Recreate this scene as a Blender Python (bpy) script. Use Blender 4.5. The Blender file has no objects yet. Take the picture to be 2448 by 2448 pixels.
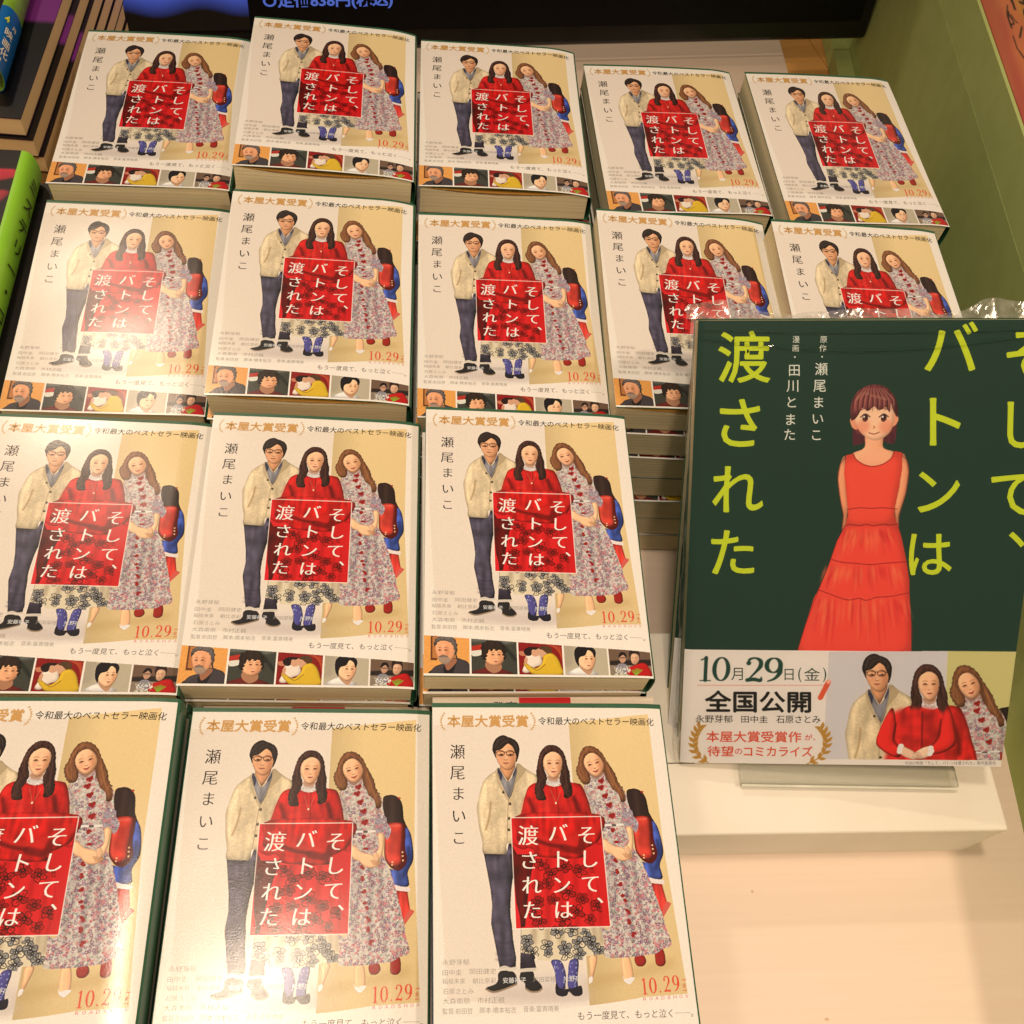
import bpy, math, random
import numpy as np
from mathutils import Matrix, Vector

sc = bpy.context.scene
rng = np.random.default_rng(7)
random.seed(7)

# ------------------------------------------------------------------ camera
CAM_H = 0.575
RC = Matrix(((0.99284149, -0.02283798, -0.11723564),
             (-0.03963866, 0.86291613, -0.50379017),
             (0.11267008, 0.50483085, 0.85583367)))
cd = bpy.data.cameras.new('camera')
cam = bpy.data.objects.new('camera', cd)
sc.collection.objects.link(cam)
cd.sensor_width = 36.0
cd.lens = 36.0 * 2403.3 / 2448.0
cd.clip_start = 0.01
cd.clip_end = 50
cam.matrix_world = Matrix.Translation((0, 0, CAM_H)) @ RC.to_4x4()
sc.camera = cam

# ------------------------------------------------------------------ world, exposure
w = bpy.data.worlds.new('World')
sc.world = w
w.use_nodes = True
bg = w.node_tree.nodes['Background']
bg.inputs[0].default_value = (1.0, 0.76, 0.49, 1)
bg.inputs[1].default_value = 0.37
sc.view_settings.view_transform = 'Standard'
sc.view_settings.look = 'None'
sc.view_settings.exposure = 0.0
sc.view_settings.gamma = 1.0
sc.view_settings.use_curve_mapping = False

# ------------------------------------------------------------------ shop lamps (ceiling spots), plus an added front fill
def lamp(name, loc, target, power, radius, colr, cone, blend=1.0):
    ld = bpy.data.lights.new(name, 'SPOT')
    ld.shadow_soft_size = radius
    ld.energy = power
    ld.color = colr
    ld.spot_size = math.radians(cone)
    ld.spot_blend = blend
    lo = bpy.data.objects.new(name, ld)
    sc.collection.objects.link(lo)
    lo.location = loc
    lo.rotation_euler = (Vector(target) - Vector(loc)).to_track_quat('-Z', 'Y').to_euler()
    return lo
WARM = (1.0, 0.785, 0.575)
WARM2 = (1.0, 0.75, 0.53)
lamp('ceiling_or_fill_spot', (-0.24, 0.24, 2.2), (0.05, 0.02, 0.1), 62, 0.10, WARM, 50)
lamp('ceiling_or_fill_spot', (-0.80, 1.72, 2.15), (0.0, 0.30, 0.1), 46, 0.07, WARM, 50)
lamp('ceiling_or_fill_spot', (0.95, -0.35, 2.15), (0.15, 0.2, 0.1), 56, 0.06, WARM2, 45)
lamp('ceiling_or_fill_spot', (-0.10, -0.85, 2.15), (0.05, 0.2, 0.1), 48, 0.06, WARM2, 46)  # added fill without a known source, lifts the shaded page fronts

# ------------------------------------------------------------------ small node helpers
def new_mat(name):
    m = bpy.data.materials.new(name)
    m.use_nodes = True
    nt = m.node_tree
    b = nt.nodes['Principled BSDF']
    return m, nt, b
def srgb(r, g, b):
    f = lambda c: ((c / 255.0) / 12.92) if c <= 10.3 else (((c / 255.0) + 0.055) / 1.055) ** 2.4
    return (f(r), f(g), f(b), 1)
def noise_mat(name, c1, c2, scale=30, rough=0.5, stretch=(1, 1, 1), bump=0.0, bscale=None, spec=0.5, detail=4, lo=0.35, hi=0.65):
    m, nt, b = new_mat(name)
    tc = nt.nodes.new('ShaderNodeTexCoord')
    mp = nt.nodes.new('ShaderNodeMapping')
    mp.inputs['Scale'].default_value = stretch
    nt.links.new(tc.outputs['Object'], mp.inputs[0])
    n = nt.nodes.new('ShaderNodeTexNoise')
    n.inputs['Scale'].default_value = scale
    n.inputs['Detail'].default_value = detail
    nt.links.new(mp.outputs[0], n.inputs['Vector'])
    r = nt.nodes.new('ShaderNodeValToRGB')
    r.color_ramp.elements[0].position = lo
    r.color_ramp.elements[1].position = hi
    r.color_ramp.elements[0].color = c1
    r.color_ramp.elements[1].color = c2
    nt.links.new(n.outputs[0], r.inputs[0])
    nt.links.new(r.outputs[0], b.inputs['Base Color'])
    b.inputs['Roughness'].default_value = rough
    b.inputs['Specular IOR Level'].default_value = spec
    if bump > 0:
        bn = nt.nodes.new('ShaderNodeBump')
        bn.inputs['Strength'].default_value = bump
        bn.inputs['Distance'].default_value = 0.0005
        if bscale:
            n2 = nt.nodes.new('ShaderNodeTexNoise')
            n2.inputs['Scale'].default_value = bscale
            nt.links.new(mp.outputs[0], n2.inputs['Vector'])
            nt.links.new(n2.outputs[0], bn.inputs['Height'])
        else:
            nt.links.new(n.outputs[0], bn.inputs['Height'])
        nt.links.new(bn.outputs[0], b.inputs['Normal'])
    return m

def print_mat(name, rough, bump=0.10, spec=0.5):
    """glossy laminated print: ink colours live in the mesh's own colour attribute"""
    m, nt, b = new_mat(name)
    a = nt.nodes.new('ShaderNodeVertexColor')
    a.layer_name = 'ink'
    nt.links.new(a.outputs[0], b.inputs['Base Color'])
    b.inputs['Roughness'].default_value = rough
    b.inputs['Specular IOR Level'].default_value = spec
    tc = nt.nodes.new('ShaderNodeTexCoord')
    n = nt.nodes.new('ShaderNodeTexNoise')
    n.inputs['Scale'].default_value = 1500
    n.inputs['Detail'].default_value = 2
    nt.links.new(tc.outputs['Object'], n.inputs['Vector'])
    n2 = nt.nodes.new('ShaderNodeTexNoise')
    n2.inputs['Scale'].default_value = 22
    nt.links.new(tc.outputs['Object'], n2.inputs['Vector'])
    mx = nt.nodes.new('ShaderNodeMath')
    mx.operation = 'MULTIPLY_ADD'
    nt.links.new(n2.outputs[0], mx.inputs[0])
    mx.inputs[1].default_value = 6.0
    nt.links.new(n.outputs[0], mx.inputs[2])
    bn = nt.nodes.new('ShaderNodeBump')
    bn.inputs['Strength'].default_value = bump
    bn.inputs['Distance'].default_value = 0.0002
    nt.links.new(mx.outputs[0], bn.inputs['Height'])
    nt.links.new(bn.outputs[0], b.inputs['Normal'])
    return m

# ------------------------------------------------------------------ printed-picture painter (numpy)
def blur(a, r):
    r = int(round(r))
    if r < 1:
        return a
    for ax in (0, 1):
        for _ in range(2):
            p = [(0, 0)] * a.ndim
            p[ax] = (r + 1, r)
            c = np.cumsum(np.pad(a, p, mode='edge'), axis=ax)
            n = a.shape[ax]
            hi = [slice(None)] * a.ndim
            lo_ = [slice(None)] * a.ndim
            hi[ax] = slice(2 * r + 1, 2 * r + 1 + n)
            lo_[ax] = slice(0, n)
            a = (c[tuple(hi)] - c[tuple(lo_)]) / (2 * r + 1)
    return a

def smooth_closed(p, k=5):
    p = np.asarray(p, float)
    n = len(p)
    out = []
    for i in range(n):
        a, b, c, d = p[i - 1], p[i], p[(i + 1) % n], p[(i + 2) % n]
        for t in np.arange(k) / k:
            out.append(0.5 * ((2 * b) + (c - a) * t + (2 * a - 5 * b + 4 * c - d) * t * t + (3 * b - a - 3 * c + d) * t ** 3))
    return np.array(out)

def smooth_open(p, k=6):
    p = np.asarray(p, float)
    q = np.vstack([2 * p[0] - p[1], p, 2 * p[-1] - p[-2]])
    out = []
    for i in range(1, len(q) - 2):
        a, b, c, d = q[i - 1], q[i], q[i + 1], q[i + 2]
        for t in np.arange(k) / k:
            out.append(0.5 * ((2 * b) + (c - a) * t + (2 * a - 5 * b + 4 * c - d) * t * t + (3 * b - a - 3 * c + d) * t ** 3))
    out.append(p[-1])
    return np.array(out)

class Canvas:
    def __init__(s, wmm, hmm, ppm, base):
        s.w, s.h, s.k = wmm, hmm, ppm
        s.nx, s.ny = int(wmm * ppm) + 1, int(hmm * ppm) + 1
        s.img = np.empty((s.ny, s.nx, 3))
        s.img[:] = np.array(base, float) / 255
        s.grain = rng.standard_normal((s.ny, s.nx))
        def nrm(a):
            return (a - a.mean()) / a.std()
        def ani(rx, ry):
            a = rng.standard_normal((s.ny, s.nx))
            a = blur(a, min(rx, ry))
            ax = 0 if ry > rx else 1
            r = max(rx, ry)
            for _ in range(2):
                c = np.cumsum(np.pad(a, [(r + 1, r), (0, 0)] if ax == 0 else [(0, 0), (r + 1, r)], mode='edge'), axis=ax)
                a = (c[2 * r + 1:] - c[:-(2 * r + 1)])[:s.ny] if ax == 0 else (c[:, 2 * r + 1:] - c[:, :-(2 * r + 1)])[:, :s.nx]
            return nrm(a)
        s.foldv = ani(3, 22)
        s.folds = nrm(blur(rng.standard_normal((s.ny, s.nx)), 7))
    def box(s, p, pad):
        x0 = max(0, int(p[:, 0].min() * s.k) - pad)
        x1 = min(s.nx, int(p[:, 0].max() * s.k) + pad + 2)
        y0 = max(0, int(p[:, 1].min() * s.k) - pad)
        y1 = min(s.ny, int(p[:, 1].max() * s.k) + pad + 2)
        return x0, x1, y0, y1
    def mask(s, p, pad=1, full=False):
        p = np.asarray(p, float)
        x0, x1, y0, y1 = (0, s.nx, 0, s.ny) if full else s.box(p, pad)
        if x1 <= x0 or y1 <= y0:
            return None
        X = (np.arange(x0 * 2, x1 * 2) / 2 - 0.25)
        Y = (np.arange(y0 * 2, y1 * 2) / 2 - 0.25)
        m = np.zeros((len(Y), len(X)), bool)
        q = p * s.k
        for i in range(len(q)):
            ax, ay = q[i - 1]
            bx, by = q[i]
            if ay == by:
                continue
            rows = np.where((ay > Y) != (by > Y))[0]
            if len(rows) == 0:
                continue
            xs = (bx - ax) * (Y[rows] - ay) / (by - ay) + ax
            m[rows] ^= X[None, :] < xs[:, None]
        m = m.astype(float)
        m = (m[0::2, 0::2] + m[1::2, 0::2] + m[0::2, 1::2] + m[1::2, 1::2]) / 4
        return (x0, x1, y0, y1), m
    def put(s, bx, m, col):
        x0, x1, y0, y1 = bx
        r = s.img[y0:y1, x0:x1]
        s.img[y0:y1, x0:x1] = r * (1 - m[..., None]) + col * m[..., None]
    def fill(s, p, col, sm=True, soft=0, a=1.0, vol=0.0, volr=6, grain=0.0, strands=0.0, lx=-0.6, ly=-0.5, fn=None, fold=0.0, crease=0.0, rag=0.0):
        p = smooth_closed(p) if sm else np.asarray(p, float)
        if rag:
            q = np.arange(len(p))
            p = p + rag * np.c_[np.sin(q * 1.9) + .7 * np.sin(q * 3.7 + 1), .5 * np.sin(q * 2.3 + 2)]
        mm = s.mask(p, int(soft * 2 + 2))
        if mm is None:
            return
        bx, m = mm
        x0, x1, y0, y1 = bx
        c = np.broadcast_to(np.array(col, float) / 255, m.shape + (3,)).copy()
        if vol:
            g = blur(m, volr)
            gy, gx = np.gradient(g)
            sh = 1 + vol * (np.clip((g - 0.75) * 1.6, -0.55, 0.10)) + vol * volr * 0.9 * (gx * -lx * -1 + gy * -ly * -1) * -1
            c *= np.clip(sh, 0.3, 1.12)[..., None]
        if fold:
            c *= (1 + fold * s.foldv[y0:y1, x0:x1])[..., None]
        if crease:
            c *= (1 + crease * s.folds[y0:y1, x0:x1])[..., None]
        if grain:
            c *= (1 + grain * blur(s.grain, 1)[y0:y1, x0:x1] * 2)[..., None]
        if strands:
            t = blur(s.grain[:, :], 0)
            col1 = blur(rng.standard_normal((1, m.shape[1])), 1)[0]
            wob = (np.arange(m.shape[0])[:, None] * 0.12 * np.sin(np.arange(m.shape[0])[:, None] / 17.0)).astype(int)
            idx = (np.arange(m.shape[1])[None, :] + wob) % m.shape[1]
            c *= (1 + strands * col1[idx])[..., None]
        if fn is not None:
            X, Y = np.meshgrid(np.arange(x0, x1) / s.k, np.arange(y0, y1) / s.k)
            c = fn(c, X, Y)
        if soft:
            m = blur(m, soft)
        s.put(bx, m * a, np.clip(c, 0, 1))
    def line(s, pts, wmm, col, a=1.0, sm=True, soft=0, wend=None):
        p = np.asarray(pts, float)
        if sm and len(p) > 2:
            p = smooth_open(p)
        w = np.full(len(p), wmm) if np.isscalar(wmm) else np.interp(np.linspace(0, 1, len(p)), np.linspace(0, 1, len(wmm)), wmm)
        x0, x1, y0, y1 = s.box(p, int(w.max() * s.k + soft * 2 + 2))
        if x1 <= x0 or y1 <= y0:
            return
        X, Y = np.meshgrid(np.arange(x0, x1), np.arange(y0, y1))
        q = p * s.k
        best = np.full(X.shape, -1e9)
        for i in range(len(q) - 1):
            d = q[i + 1] - q[i]
            L = max(d @ d, 1e-9)
            t = np.clip(((X - q[i, 0]) * d[0] + (Y - q[i, 1]) * d[1]) / L, 0, 1)
            dist = np.hypot(X - q[i, 0] - t * d[0], Y - q[i, 1] - t * d[1])
            best = np.maximum(best, (w[i] + (w[i + 1] - w[i]) * t) * s.k / 2 - dist)
        m = np.clip(best + 0.5, 0, 1)
        if soft:
            m = blur(m, soft)
        s.put((x0, x1, y0, y1), m * a, np.array(col, float) / 255)
    def dot(s, c, r, col, a=1.0, ry=None, soft=0, vol=0):
        t = np.linspace(0, 2 * np.pi, 18, endpoint=False)
        ry = ry or r
        s.fill(np.c_[c[0] + r * np.cos(t), c[1] + ry * np.sin(t)], col, sm=False, a=a, soft=soft, vol=vol)
    def clip(s, p, fn, sm=True):
        p = smooth_closed(p) if sm else np.asarray(p, float)
        mm = s.mask(p, 2)
        if mm is None:
            return
        (x0, x1, y0, y1), m = mm
        old = s.img.copy()
        fn((x0 / s.k, x1 / s.k, y0 / s.k, y1 / s.k))
        cur = s.img[y0:y1, x0:x1].copy()
        s.img = old
        s.img[y0:y1, x0:x1] = old[y0:y1, x0:x1] * (1 - m[..., None]) + cur * m[..., None]

def H3(M):
    M = np.array(M, float)
    def f(pts):
        p = np.atleast_2d(np.asarray(pts, float))
        q = np.c_[p, np.ones(len(p))] @ M.T
        return q[:, :2] / q[:, 2:]
    return f
def zoomT(s, ox, oy, f):
    return lambda pts: f(np.atleast_2d(np.asarray(pts, float)) / s + [ox, oy])

H43 = H3([[2.73200423e-01, -1.43684500e-03, -2.79633105e+02], [-6.47387124e-04, 2.85574429e-01, -4.82131222e+02], [-8.42076862e-05, 3.25000753e-04, 1]])
H33 = H3([[2.67121717e-01, 1.93520611e-03, -2.73604818e+02], [-1.31812025e-02, 3.30535745e-01, -3.10341277e+02], [-7.49903881e-05, 3.21107782e-04, 1]])
A_ = zoomT(2.4514, 1000, 1660, H43)
h_ = zoomT(4.493, 1130, 1740, H43)
m_ = zoomT(3.864, 1130, 1930, H43)
b_ = zoomT(3.019, 1040, 2180, H43)
s_ = zoomT(3.331, 1000, 1490, H33)

SKIN = (228, 164, 116)
# --------------------------------------------------------------- figures of the cover photograph
def floral(cv, poly, n, sc_=1.0, seed=3, base=(206, 188, 170)):
    R = np.random.default_rng(seed)
    def paint(bx):
        x0, x1, y0, y1 = bx
        cv.fill([(x0, y0), (x1, y0), (x1, y1), (x0, y1)], base, sm=False, grain=0.08)
        for i in range(n):
            x, y = R.uniform(x0, x1), R.uniform(y0, y1)
            t = R.integers(0, 6)
            r = R.uniform(0.35, 0.75) * sc_
            if t == 0:
                cv.dot((x, y), r, (118, 68, 96), 0.75); cv.dot((x, y), r * 0.5, (208, 180, 176))
            elif t == 1:
                cv.dot((x, y), r * 1.1, (216, 128, 128), 0.65)
            elif t == 2:
                cv.line([(x, y), (x + R.uniform(-1, 1), y + R.uniform(-1, 1))], 0.35 * sc_, (100, 130, 118), 0.8)
            elif t == 3:
                cv.dot((x, y), r * 0.9, (218, 205, 190), 0.8)
            elif t == 4:
                cv.dot((x, y), r * 0.45, (170, 50, 50), 0.8)
            else:
                cv.dot((x, y), r * 0.8, (150, 112, 140), 0.7, ry=r * 0.5)
    cv.clip(poly, paint)

def face(cv, T, c, w, h_len, ang=0.0, male=False, smile=False, blur_=0):
    """eyes, brows, nose and mouth laid out round a face centre, in the picture's own units"""
    ca, sa = math.cos(ang), math.sin(ang)
    def L(pts):
        return T([(c[0] + x * w * ca - y * h_len * sa, c[1] + x * w * sa + y * h_len * ca) for x, y in pts])
    un = float(np.linalg.norm(L([(1, 0)])[0] - L([(0, 0)])[0]))
    br = (86, 42, 20)
    for sx in (-1, 1):
        cv.fill(L([(sx * .62, -.16), (sx * .25, -.14), (sx * .22, .0), (sx * .6, .02)]), (196, 134, 96), a=.55, soft=1)
        cv.line(L([(sx * .66, -.27), (sx * .45, -.325), (sx * .2, -.275)]), [un * .03, un * .075, un * .05] if male else un * .045, br, .7)
        cv.line(L([(sx * .62, -.08), (sx * .42, -.135), (sx * .22, -.07)]), [un * .05, un * .085, un * .05], (58, 26, 14), 1.0)
        cv.dot(L([(sx * .42, -.08)])[0], un * .072, (52, 30, 24), ry=un * .06)
        cv.dot(L([(sx * .5, .22)])[0], un * .26, (222, 140, 108), a=.28, soft=2)
    cv.fill(L([(.55, -.5), (.86, -.1), (.74, .5), (.35, .92), (.1, .95), (.45, .45), (.5, 0)]), (196, 116, 68), a=.5, soft=3)
    cv.fill(L([(-.16, -.55), (.1, -.58), (.12, -.38), (-.14, -.36)]), (255, 208, 164), a=.5, soft=2)
    cv.fill(L([(-.08, -.02), (.04, -.02), (.05, .22), (-.05, .24)]), (255, 212, 170), a=.5, soft=1)
    cv.line(L([(-.10, -.05), (-.10, .15), (-.14, .24)]), un * .06, (204, 142, 104), .55, soft=1)
    cv.line(L([(-.13, .265), (0, .29), (.13, .26)]), un * .055, (150, 84, 62), .8)
    if smile:
        cv.fill(L([(-.32, .44), (-.12, .45), (0, .465), (.14, .44), (.34, .40), (.16, .56), (0, .59), (-.16, .56)]), (190, 72, 66))
        cv.line(L([(-.34, .43), (0, .50), (.36, .40)]), un * .035, (130, 40, 40))
    else:
        cv.fill(L([(-.27, .49), (-.1, .455), (0, .47), (.1, .455), (.27, .49), (.12, .57), (-.12, .57)]), (196, 98, 84) if not male else (192, 118, 94))
        cv.line(L([(-.28, .49), (0, .50), (.28, .49)]), un * .035, (128, 52, 46))
    cv.line(L([(-.1, .66), (.12, .66)]), un * .08, (200, 138, 100), .5, soft=1)

def locks(cv, poly, n, hi, dark, ln, wave=.5, seed=1, wd=.3, lean=0.0):
    """wavy strands of hair, kept inside an outline"""
    R = np.random.default_rng(seed)
    def paint(bx):
        x0, x1, y0, y1 = bx
        for i in range(n):
            x, y = R.uniform(x0, x1), R.uniform(y0 - ln * .3, y1)
            t = np.linspace(0, 1, 7)
            ph = R.uniform(0, 6)
            L_ = ln * R.uniform(.6, 1.3)
            pts = np.c_[x + wave * np.sin(t * 7 + ph + y) + lean * t * L_, y + t * L_]
            cv.line(pts, [wd * .3, wd * R.uniform(.6, 1.3), wd * .3], hi if R.random() < .42 else dark, R.uniform(.12, .38))
    cv.clip(poly, paint)

def hair_strands(cv, curves, col, w, a=.6):
    for c in curves:
        cv.line(c, w, col, a)

def trio(cv, T, woman_dx=0, arms=False):
    h = T
    w1 = float(np.linalg.norm(h([(10, 0)])[0] - h([(0, 0)])[0])) / 10    # mm per unit of h
    # ---- man: shirt, neck, cardigan
    cv.fill(h([(240, 455), (180, 500), (120, 560), (85, 640), (60, 760), (40, 860), (55, 980), (70, 1090), (100, 1220), (114, 1350), (240, 1376), (358, 1366), (372, 1232), (560, 1300), (720, 1100), (720, 620), (690, 515), (620, 470), (550, 425), (482, 380), (455, 470), (380, 500), (280, 425)]),
            (216, 189, 147), vol=.55, volr=9, grain=.04, fold=.03, crease=.025)
    cv.line(h([(190, 800), (182, 900), (165, 1000), (135, 1090)]), 16 * w1, (168, 126, 80), .7, soft=1)
    cv.line(h([(95, 720), (70, 840), (75, 960)]), 20 * w1, (226, 206, 168), .5, soft=2)
    cv.line(h([(520, 520), (430, 700), (400, 800)]), 46 * w1, (206, 174, 126), .5, soft=3)
    cv.fill(h([(270, 430), (310, 480), (375, 575), (440, 480), (465, 390), (478, 405), (452, 600), (405, 735), (386, 752), (350, 690), (290, 560), (262, 500)]), (150, 142, 138), vol=.4, fold=.08)
    for i in range(7):
        cv.line(h([(312 + i * 22, 520 + abs(3 - i) * 2), (340 + i * 12, 720)]), 4 * w1, (104, 98, 116), .5, sm=False)
    cv.fill(h([(268, 432), (290, 455), (312, 500), (300, 565), (262, 500)]), (64, 62, 82))
    cv.fill(h([(470, 388), (480, 410), (440, 520), (425, 500), (450, 440)]), (84, 78, 92))
    cv.fill(h([(286, 390), (455, 375), (450, 430), (405, 520), (376, 574), (330, 505), (292, 440)]), (222, 152, 104), sm=False, vol=.5)
    cv.fill(h([(466, 380), (545, 430), (560, 470), (450, 610), (392, 740), (380, 760), (440, 600), (470, 470)]), (190, 162, 120), a=.9)
    cv.fill(h([(240, 455), (275, 500), (300, 590), (345, 690), (385, 760), (372, 775), (320, 700), (255, 560)]), (198, 170, 128), a=.8)
    cv.line(h([(386, 755), (376, 860), (372, 1000), (366, 1230)]), 5 * w1, (140, 112, 78), .8)
    for bx_ in ((325, 687), (397, 812), (386, 968), (384, 1090)):
        cv.dot(h([bx_])[0], 15 * w1, (70, 56, 44)); cv.dot(h([(bx_[0] - 4, bx_[1] - 4)])[0], 5 * w1, (160, 138, 108))
    # head
    cv.fill(h([(238, 232), (300, 205), (375, 155), (440, 190), (466, 250), (478, 290), (472, 340), (456, 365), (440, 405), (412, 440), (370, 452), (325, 436), (288, 400), (262, 360), (246, 310)]), SKIN, vol=.55, volr=5)
    face(cv, h, (352, 300), 118, 150, male=True)
    for cx in (295, 396):
        t = np.linspace(0, 2 * np.pi, 22)
        cv.line(h(np.c_[cx + 40 * np.cos(t), 270 + 29 * np.sin(t)]), 7 * w1, (66, 34, 26), .95, sm=False)
    cv.line(h([(332, 262), (345, 256), (358, 262)]), 7 * w1, (66, 34, 26))
    cv.line(h([(436, 258), (466, 268)]), 7 * w1, (66, 34, 26), sm=False)
    cv.line(h([(255, 258), (240, 262)]), 7 * w1, (66, 34, 26), sm=False)
    cv.fill(h([(206, 225), (214, 170), (240, 120), (285, 86), (332, 78), (376, 96), (402, 104), (452, 130), (486, 175), (498, 230), (490, 290), (480, 330), (462, 368), (462, 300), (444, 250), (425, 205), (398, 180), (372, 168), (338, 195), (300, 228), (252, 244), (243, 262), (246, 322), (224, 280), (208, 245)]),
            (52, 40, 36), vol=.7, volr=5, strands=.12)
    locks(cv, h([(206, 225), (214, 170), (240, 120), (285, 86), (332, 78), (376, 96), (402, 104), (452, 130), (486, 175), (498, 230), (490, 290), (480, 330), (462, 368), (462, 300), (444, 250), (425, 205), (398, 180), (372, 168), (338, 195), (300, 228), (252, 244)]), 120, (98, 76, 64), (26, 20, 20), 34 * w1 * 2.4, .25, 3, 7 * w1, -.5)
    hair_strands(cv, [h([(240, 200), (270, 140), (330, 105)]), h([(260, 220), (310, 160), (370, 130)]), h([(410, 140), (450, 170), (470, 230)])], (104, 80, 66), 6 * w1, .7)
    # ---- woman in the floral dress (behind the girl's shoulder)
    d = woman_dx
    W = lambda pts: h([(x + d, y) for x, y in pts])
    cv.fill(W([(1240, 188), (1310, 205), (1380, 262), (1425, 335), (1480, 420), (1530, 500), (1562, 580), (1612, 650), (1650, 760), (1600, 800), (1560, 720), (1500, 660), (1430, 620), (1300, 600), (1240, 600), (1190, 602), (1150, 560), (1118, 500), (1108, 440), (1130, 370), (1142, 290), (1182, 215)]),
            (118, 72, 44), vol=.6, volr=6, strands=.14, rag=6 * w1)
    body = W([(1255, 508), (1330, 548), (1402, 490), (1440, 560), (1520, 610), (1600, 640), (1650, 720), (1690, 830), (1730, 940), (1760, 1000), (1745, 1062), (1630, 1066), (1600, 1010), (1598, 1100), (1600, 1240), (1300, 1240), (1285, 1060), (1285, 940), (1250, 820), (1210, 700), (1190, 625), (1230, 560)])
    floral(cv, body, 620, 1.0, 5)
    cv.line(W([(1602, 720), (1618, 860), (1600, 1010)]), 30 * w1, (120, 104, 100), .45, soft=2)
    cv.line(W([(1250, 700), (1285, 850), (1300, 1000)]), 24 * w1, (120, 104, 100), .35, soft=2)
    for q in ((1375, 560), (1372, 632), (1418, 722), (1464, 818), (1492, 935)):
        for dx, dy in ((-16, 4), (14, -8), (6, 16)):
            cv.dot(W([(q[0] + dx, q[1] + dy)])[0], 20 * w1, (172, 40, 36))
        cv.dot(W([q])[0], 7 * w1, (90, 20, 24))
    cv.line(W([(1300, 1045), (1450, 1042), (1598, 1030)]), 15 * w1, (232, 218, 202), sm=False)
    cv.line(W([(1430, 1042), (1470, 1041)]), 17 * w1, (110, 96, 90), sm=False)
    cv.fill(W([(1260, 470), (1400, 470), (1398, 520), (1330, 560), (1262, 525)]), (196, 160, 150), a=.6)
    cv.fill(W([(1240, 262), (1300, 260), (1350, 298), (1396, 358), (1402, 425), (1378, 488), (1335, 520), (1285, 508), (1222, 450), (1186, 380), (1194, 310)]), (240, 178, 130), vol=.6, volr=5)
    face(cv, W, (1298, 392), 100, 142, ang=-.32, smile=True)
    cv.fill(W([(1230, 196), (1300, 200), (1380, 262), (1425, 335), (1484, 420), (1532, 500), (1562, 590), (1620, 680), (1640, 770), (1590, 790), (1560, 700), (1495, 650), (1450, 560), (1425, 470), (1402, 380), (1365, 312), (1300, 266), (1240, 272), (1200, 312), (1188, 372), (1215, 440), (1258, 512), (1250, 590), (1190, 600), (1150, 556), (1118, 498), (1108, 440), (1132, 368), (1142, 288), (1182, 212)]),
            (140, 86, 54), vol=.6, volr=6, strands=.12, rag=2 * w1)
    locks(cv, W([(1240, 188), (1310, 205), (1380, 262), (1425, 335), (1480, 420), (1530, 500), (1562, 580), (1612, 650), (1650, 760), (1590, 790), (1560, 700), (1495, 650), (1450, 560), (1425, 470), (1402, 380), (1365, 312), (1300, 266), (1240, 272), (1200, 312), (1188, 372), (1215, 440), (1258, 512), (1250, 590), (1190, 600), (1150, 556), (1108, 440), (1142, 288), (1182, 212)]), 260, (196, 130, 80), (98, 52, 32), 150 * w1, 1.0 * 16 * w1, 4, 8 * w1, .25)
    hair_strands(cv, [W([(1160, 300), (1150, 400), (1180, 480), (1200, 570)]), W([(1130, 420), (1150, 500), (1200, 560)]), W([(1330, 240), (1420, 350), (1470, 480), (1540, 620)]), W([(1450, 430), (1500, 540), (1590, 720)]), W([(1240, 215), (1190, 260), (1165, 340)])], (186, 120, 66), 9 * w1, .55)
    # ---- girl in red
    cv.fill(h([(790, 600), (700, 585), (640, 598), (590, 640), (555, 740), (530, 850), (505, 960), (470, 1100), (560, 1240), (1290, 1240), (1320, 1080), (1280, 940), (1250, 820), (1210, 700), (1165, 612), (1120, 590), (1040, 582), (945, 600), (870, 625)]),
            (208, 34, 30), vol=.8, volr=10, grain=.04, fold=.06, crease=.06)
    for pts, ww, cc, aa in (([(600, 760), (640, 860), (655, 960), (640, 1080)], 40, (96, 14, 16), .75), ([(1080, 740), (1120, 840), (1150, 960), (1150, 1060)], 44, (90, 14, 18), .75),
                            ([(1000, 700), (1040, 830), (1060, 960)], 30, (120, 16, 18), .5), ([(700, 700), (760, 760), (800, 900)], 50, (236, 64, 50), .5),
                            ([(560, 760), (540, 880), (520, 990)], 30, (236, 64, 50), .5), ([(1180, 660), (1220, 800), (1250, 940)], 26, (230, 58, 46), .4)):
        cv.line(h(pts), ww * w1, cc, aa, soft=3)
    cv.line(h([(896, 625), (905, 760), (922, 900), (935, 1060), (940, 1240)]), 6 * w1, (108, 14, 16), .9)
    cv.fill(h([(792, 525), (930, 528), (948, 598), (905, 622), (855, 624), (788, 598)]), (222, 204, 190), grain=.12)
    cv.fill(h([(800, 510), (925, 515), (905, 560), (860, 570), (815, 555)]), (196, 140, 106), a=.85, soft=1)
    cv.line(h([(830, 660), (870, 750), (890, 800), (915, 740), (940, 660)]), 3 * w1, (220, 160, 120), .8)
    cv.dot(h([(890, 803)])[0], 10 * w1, (244, 214, 170))
    cv.fill(h([(830, 250), (902, 250), (948, 300), (962, 368), (952, 440), (928, 500), (888, 538), (842, 534), (800, 492), (764, 430), (750, 360), (775, 285)]), (240, 180, 134), vol=.6, volr=5)
    face(cv, h, (862, 390), 100, 150, ang=-.02)
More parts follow.
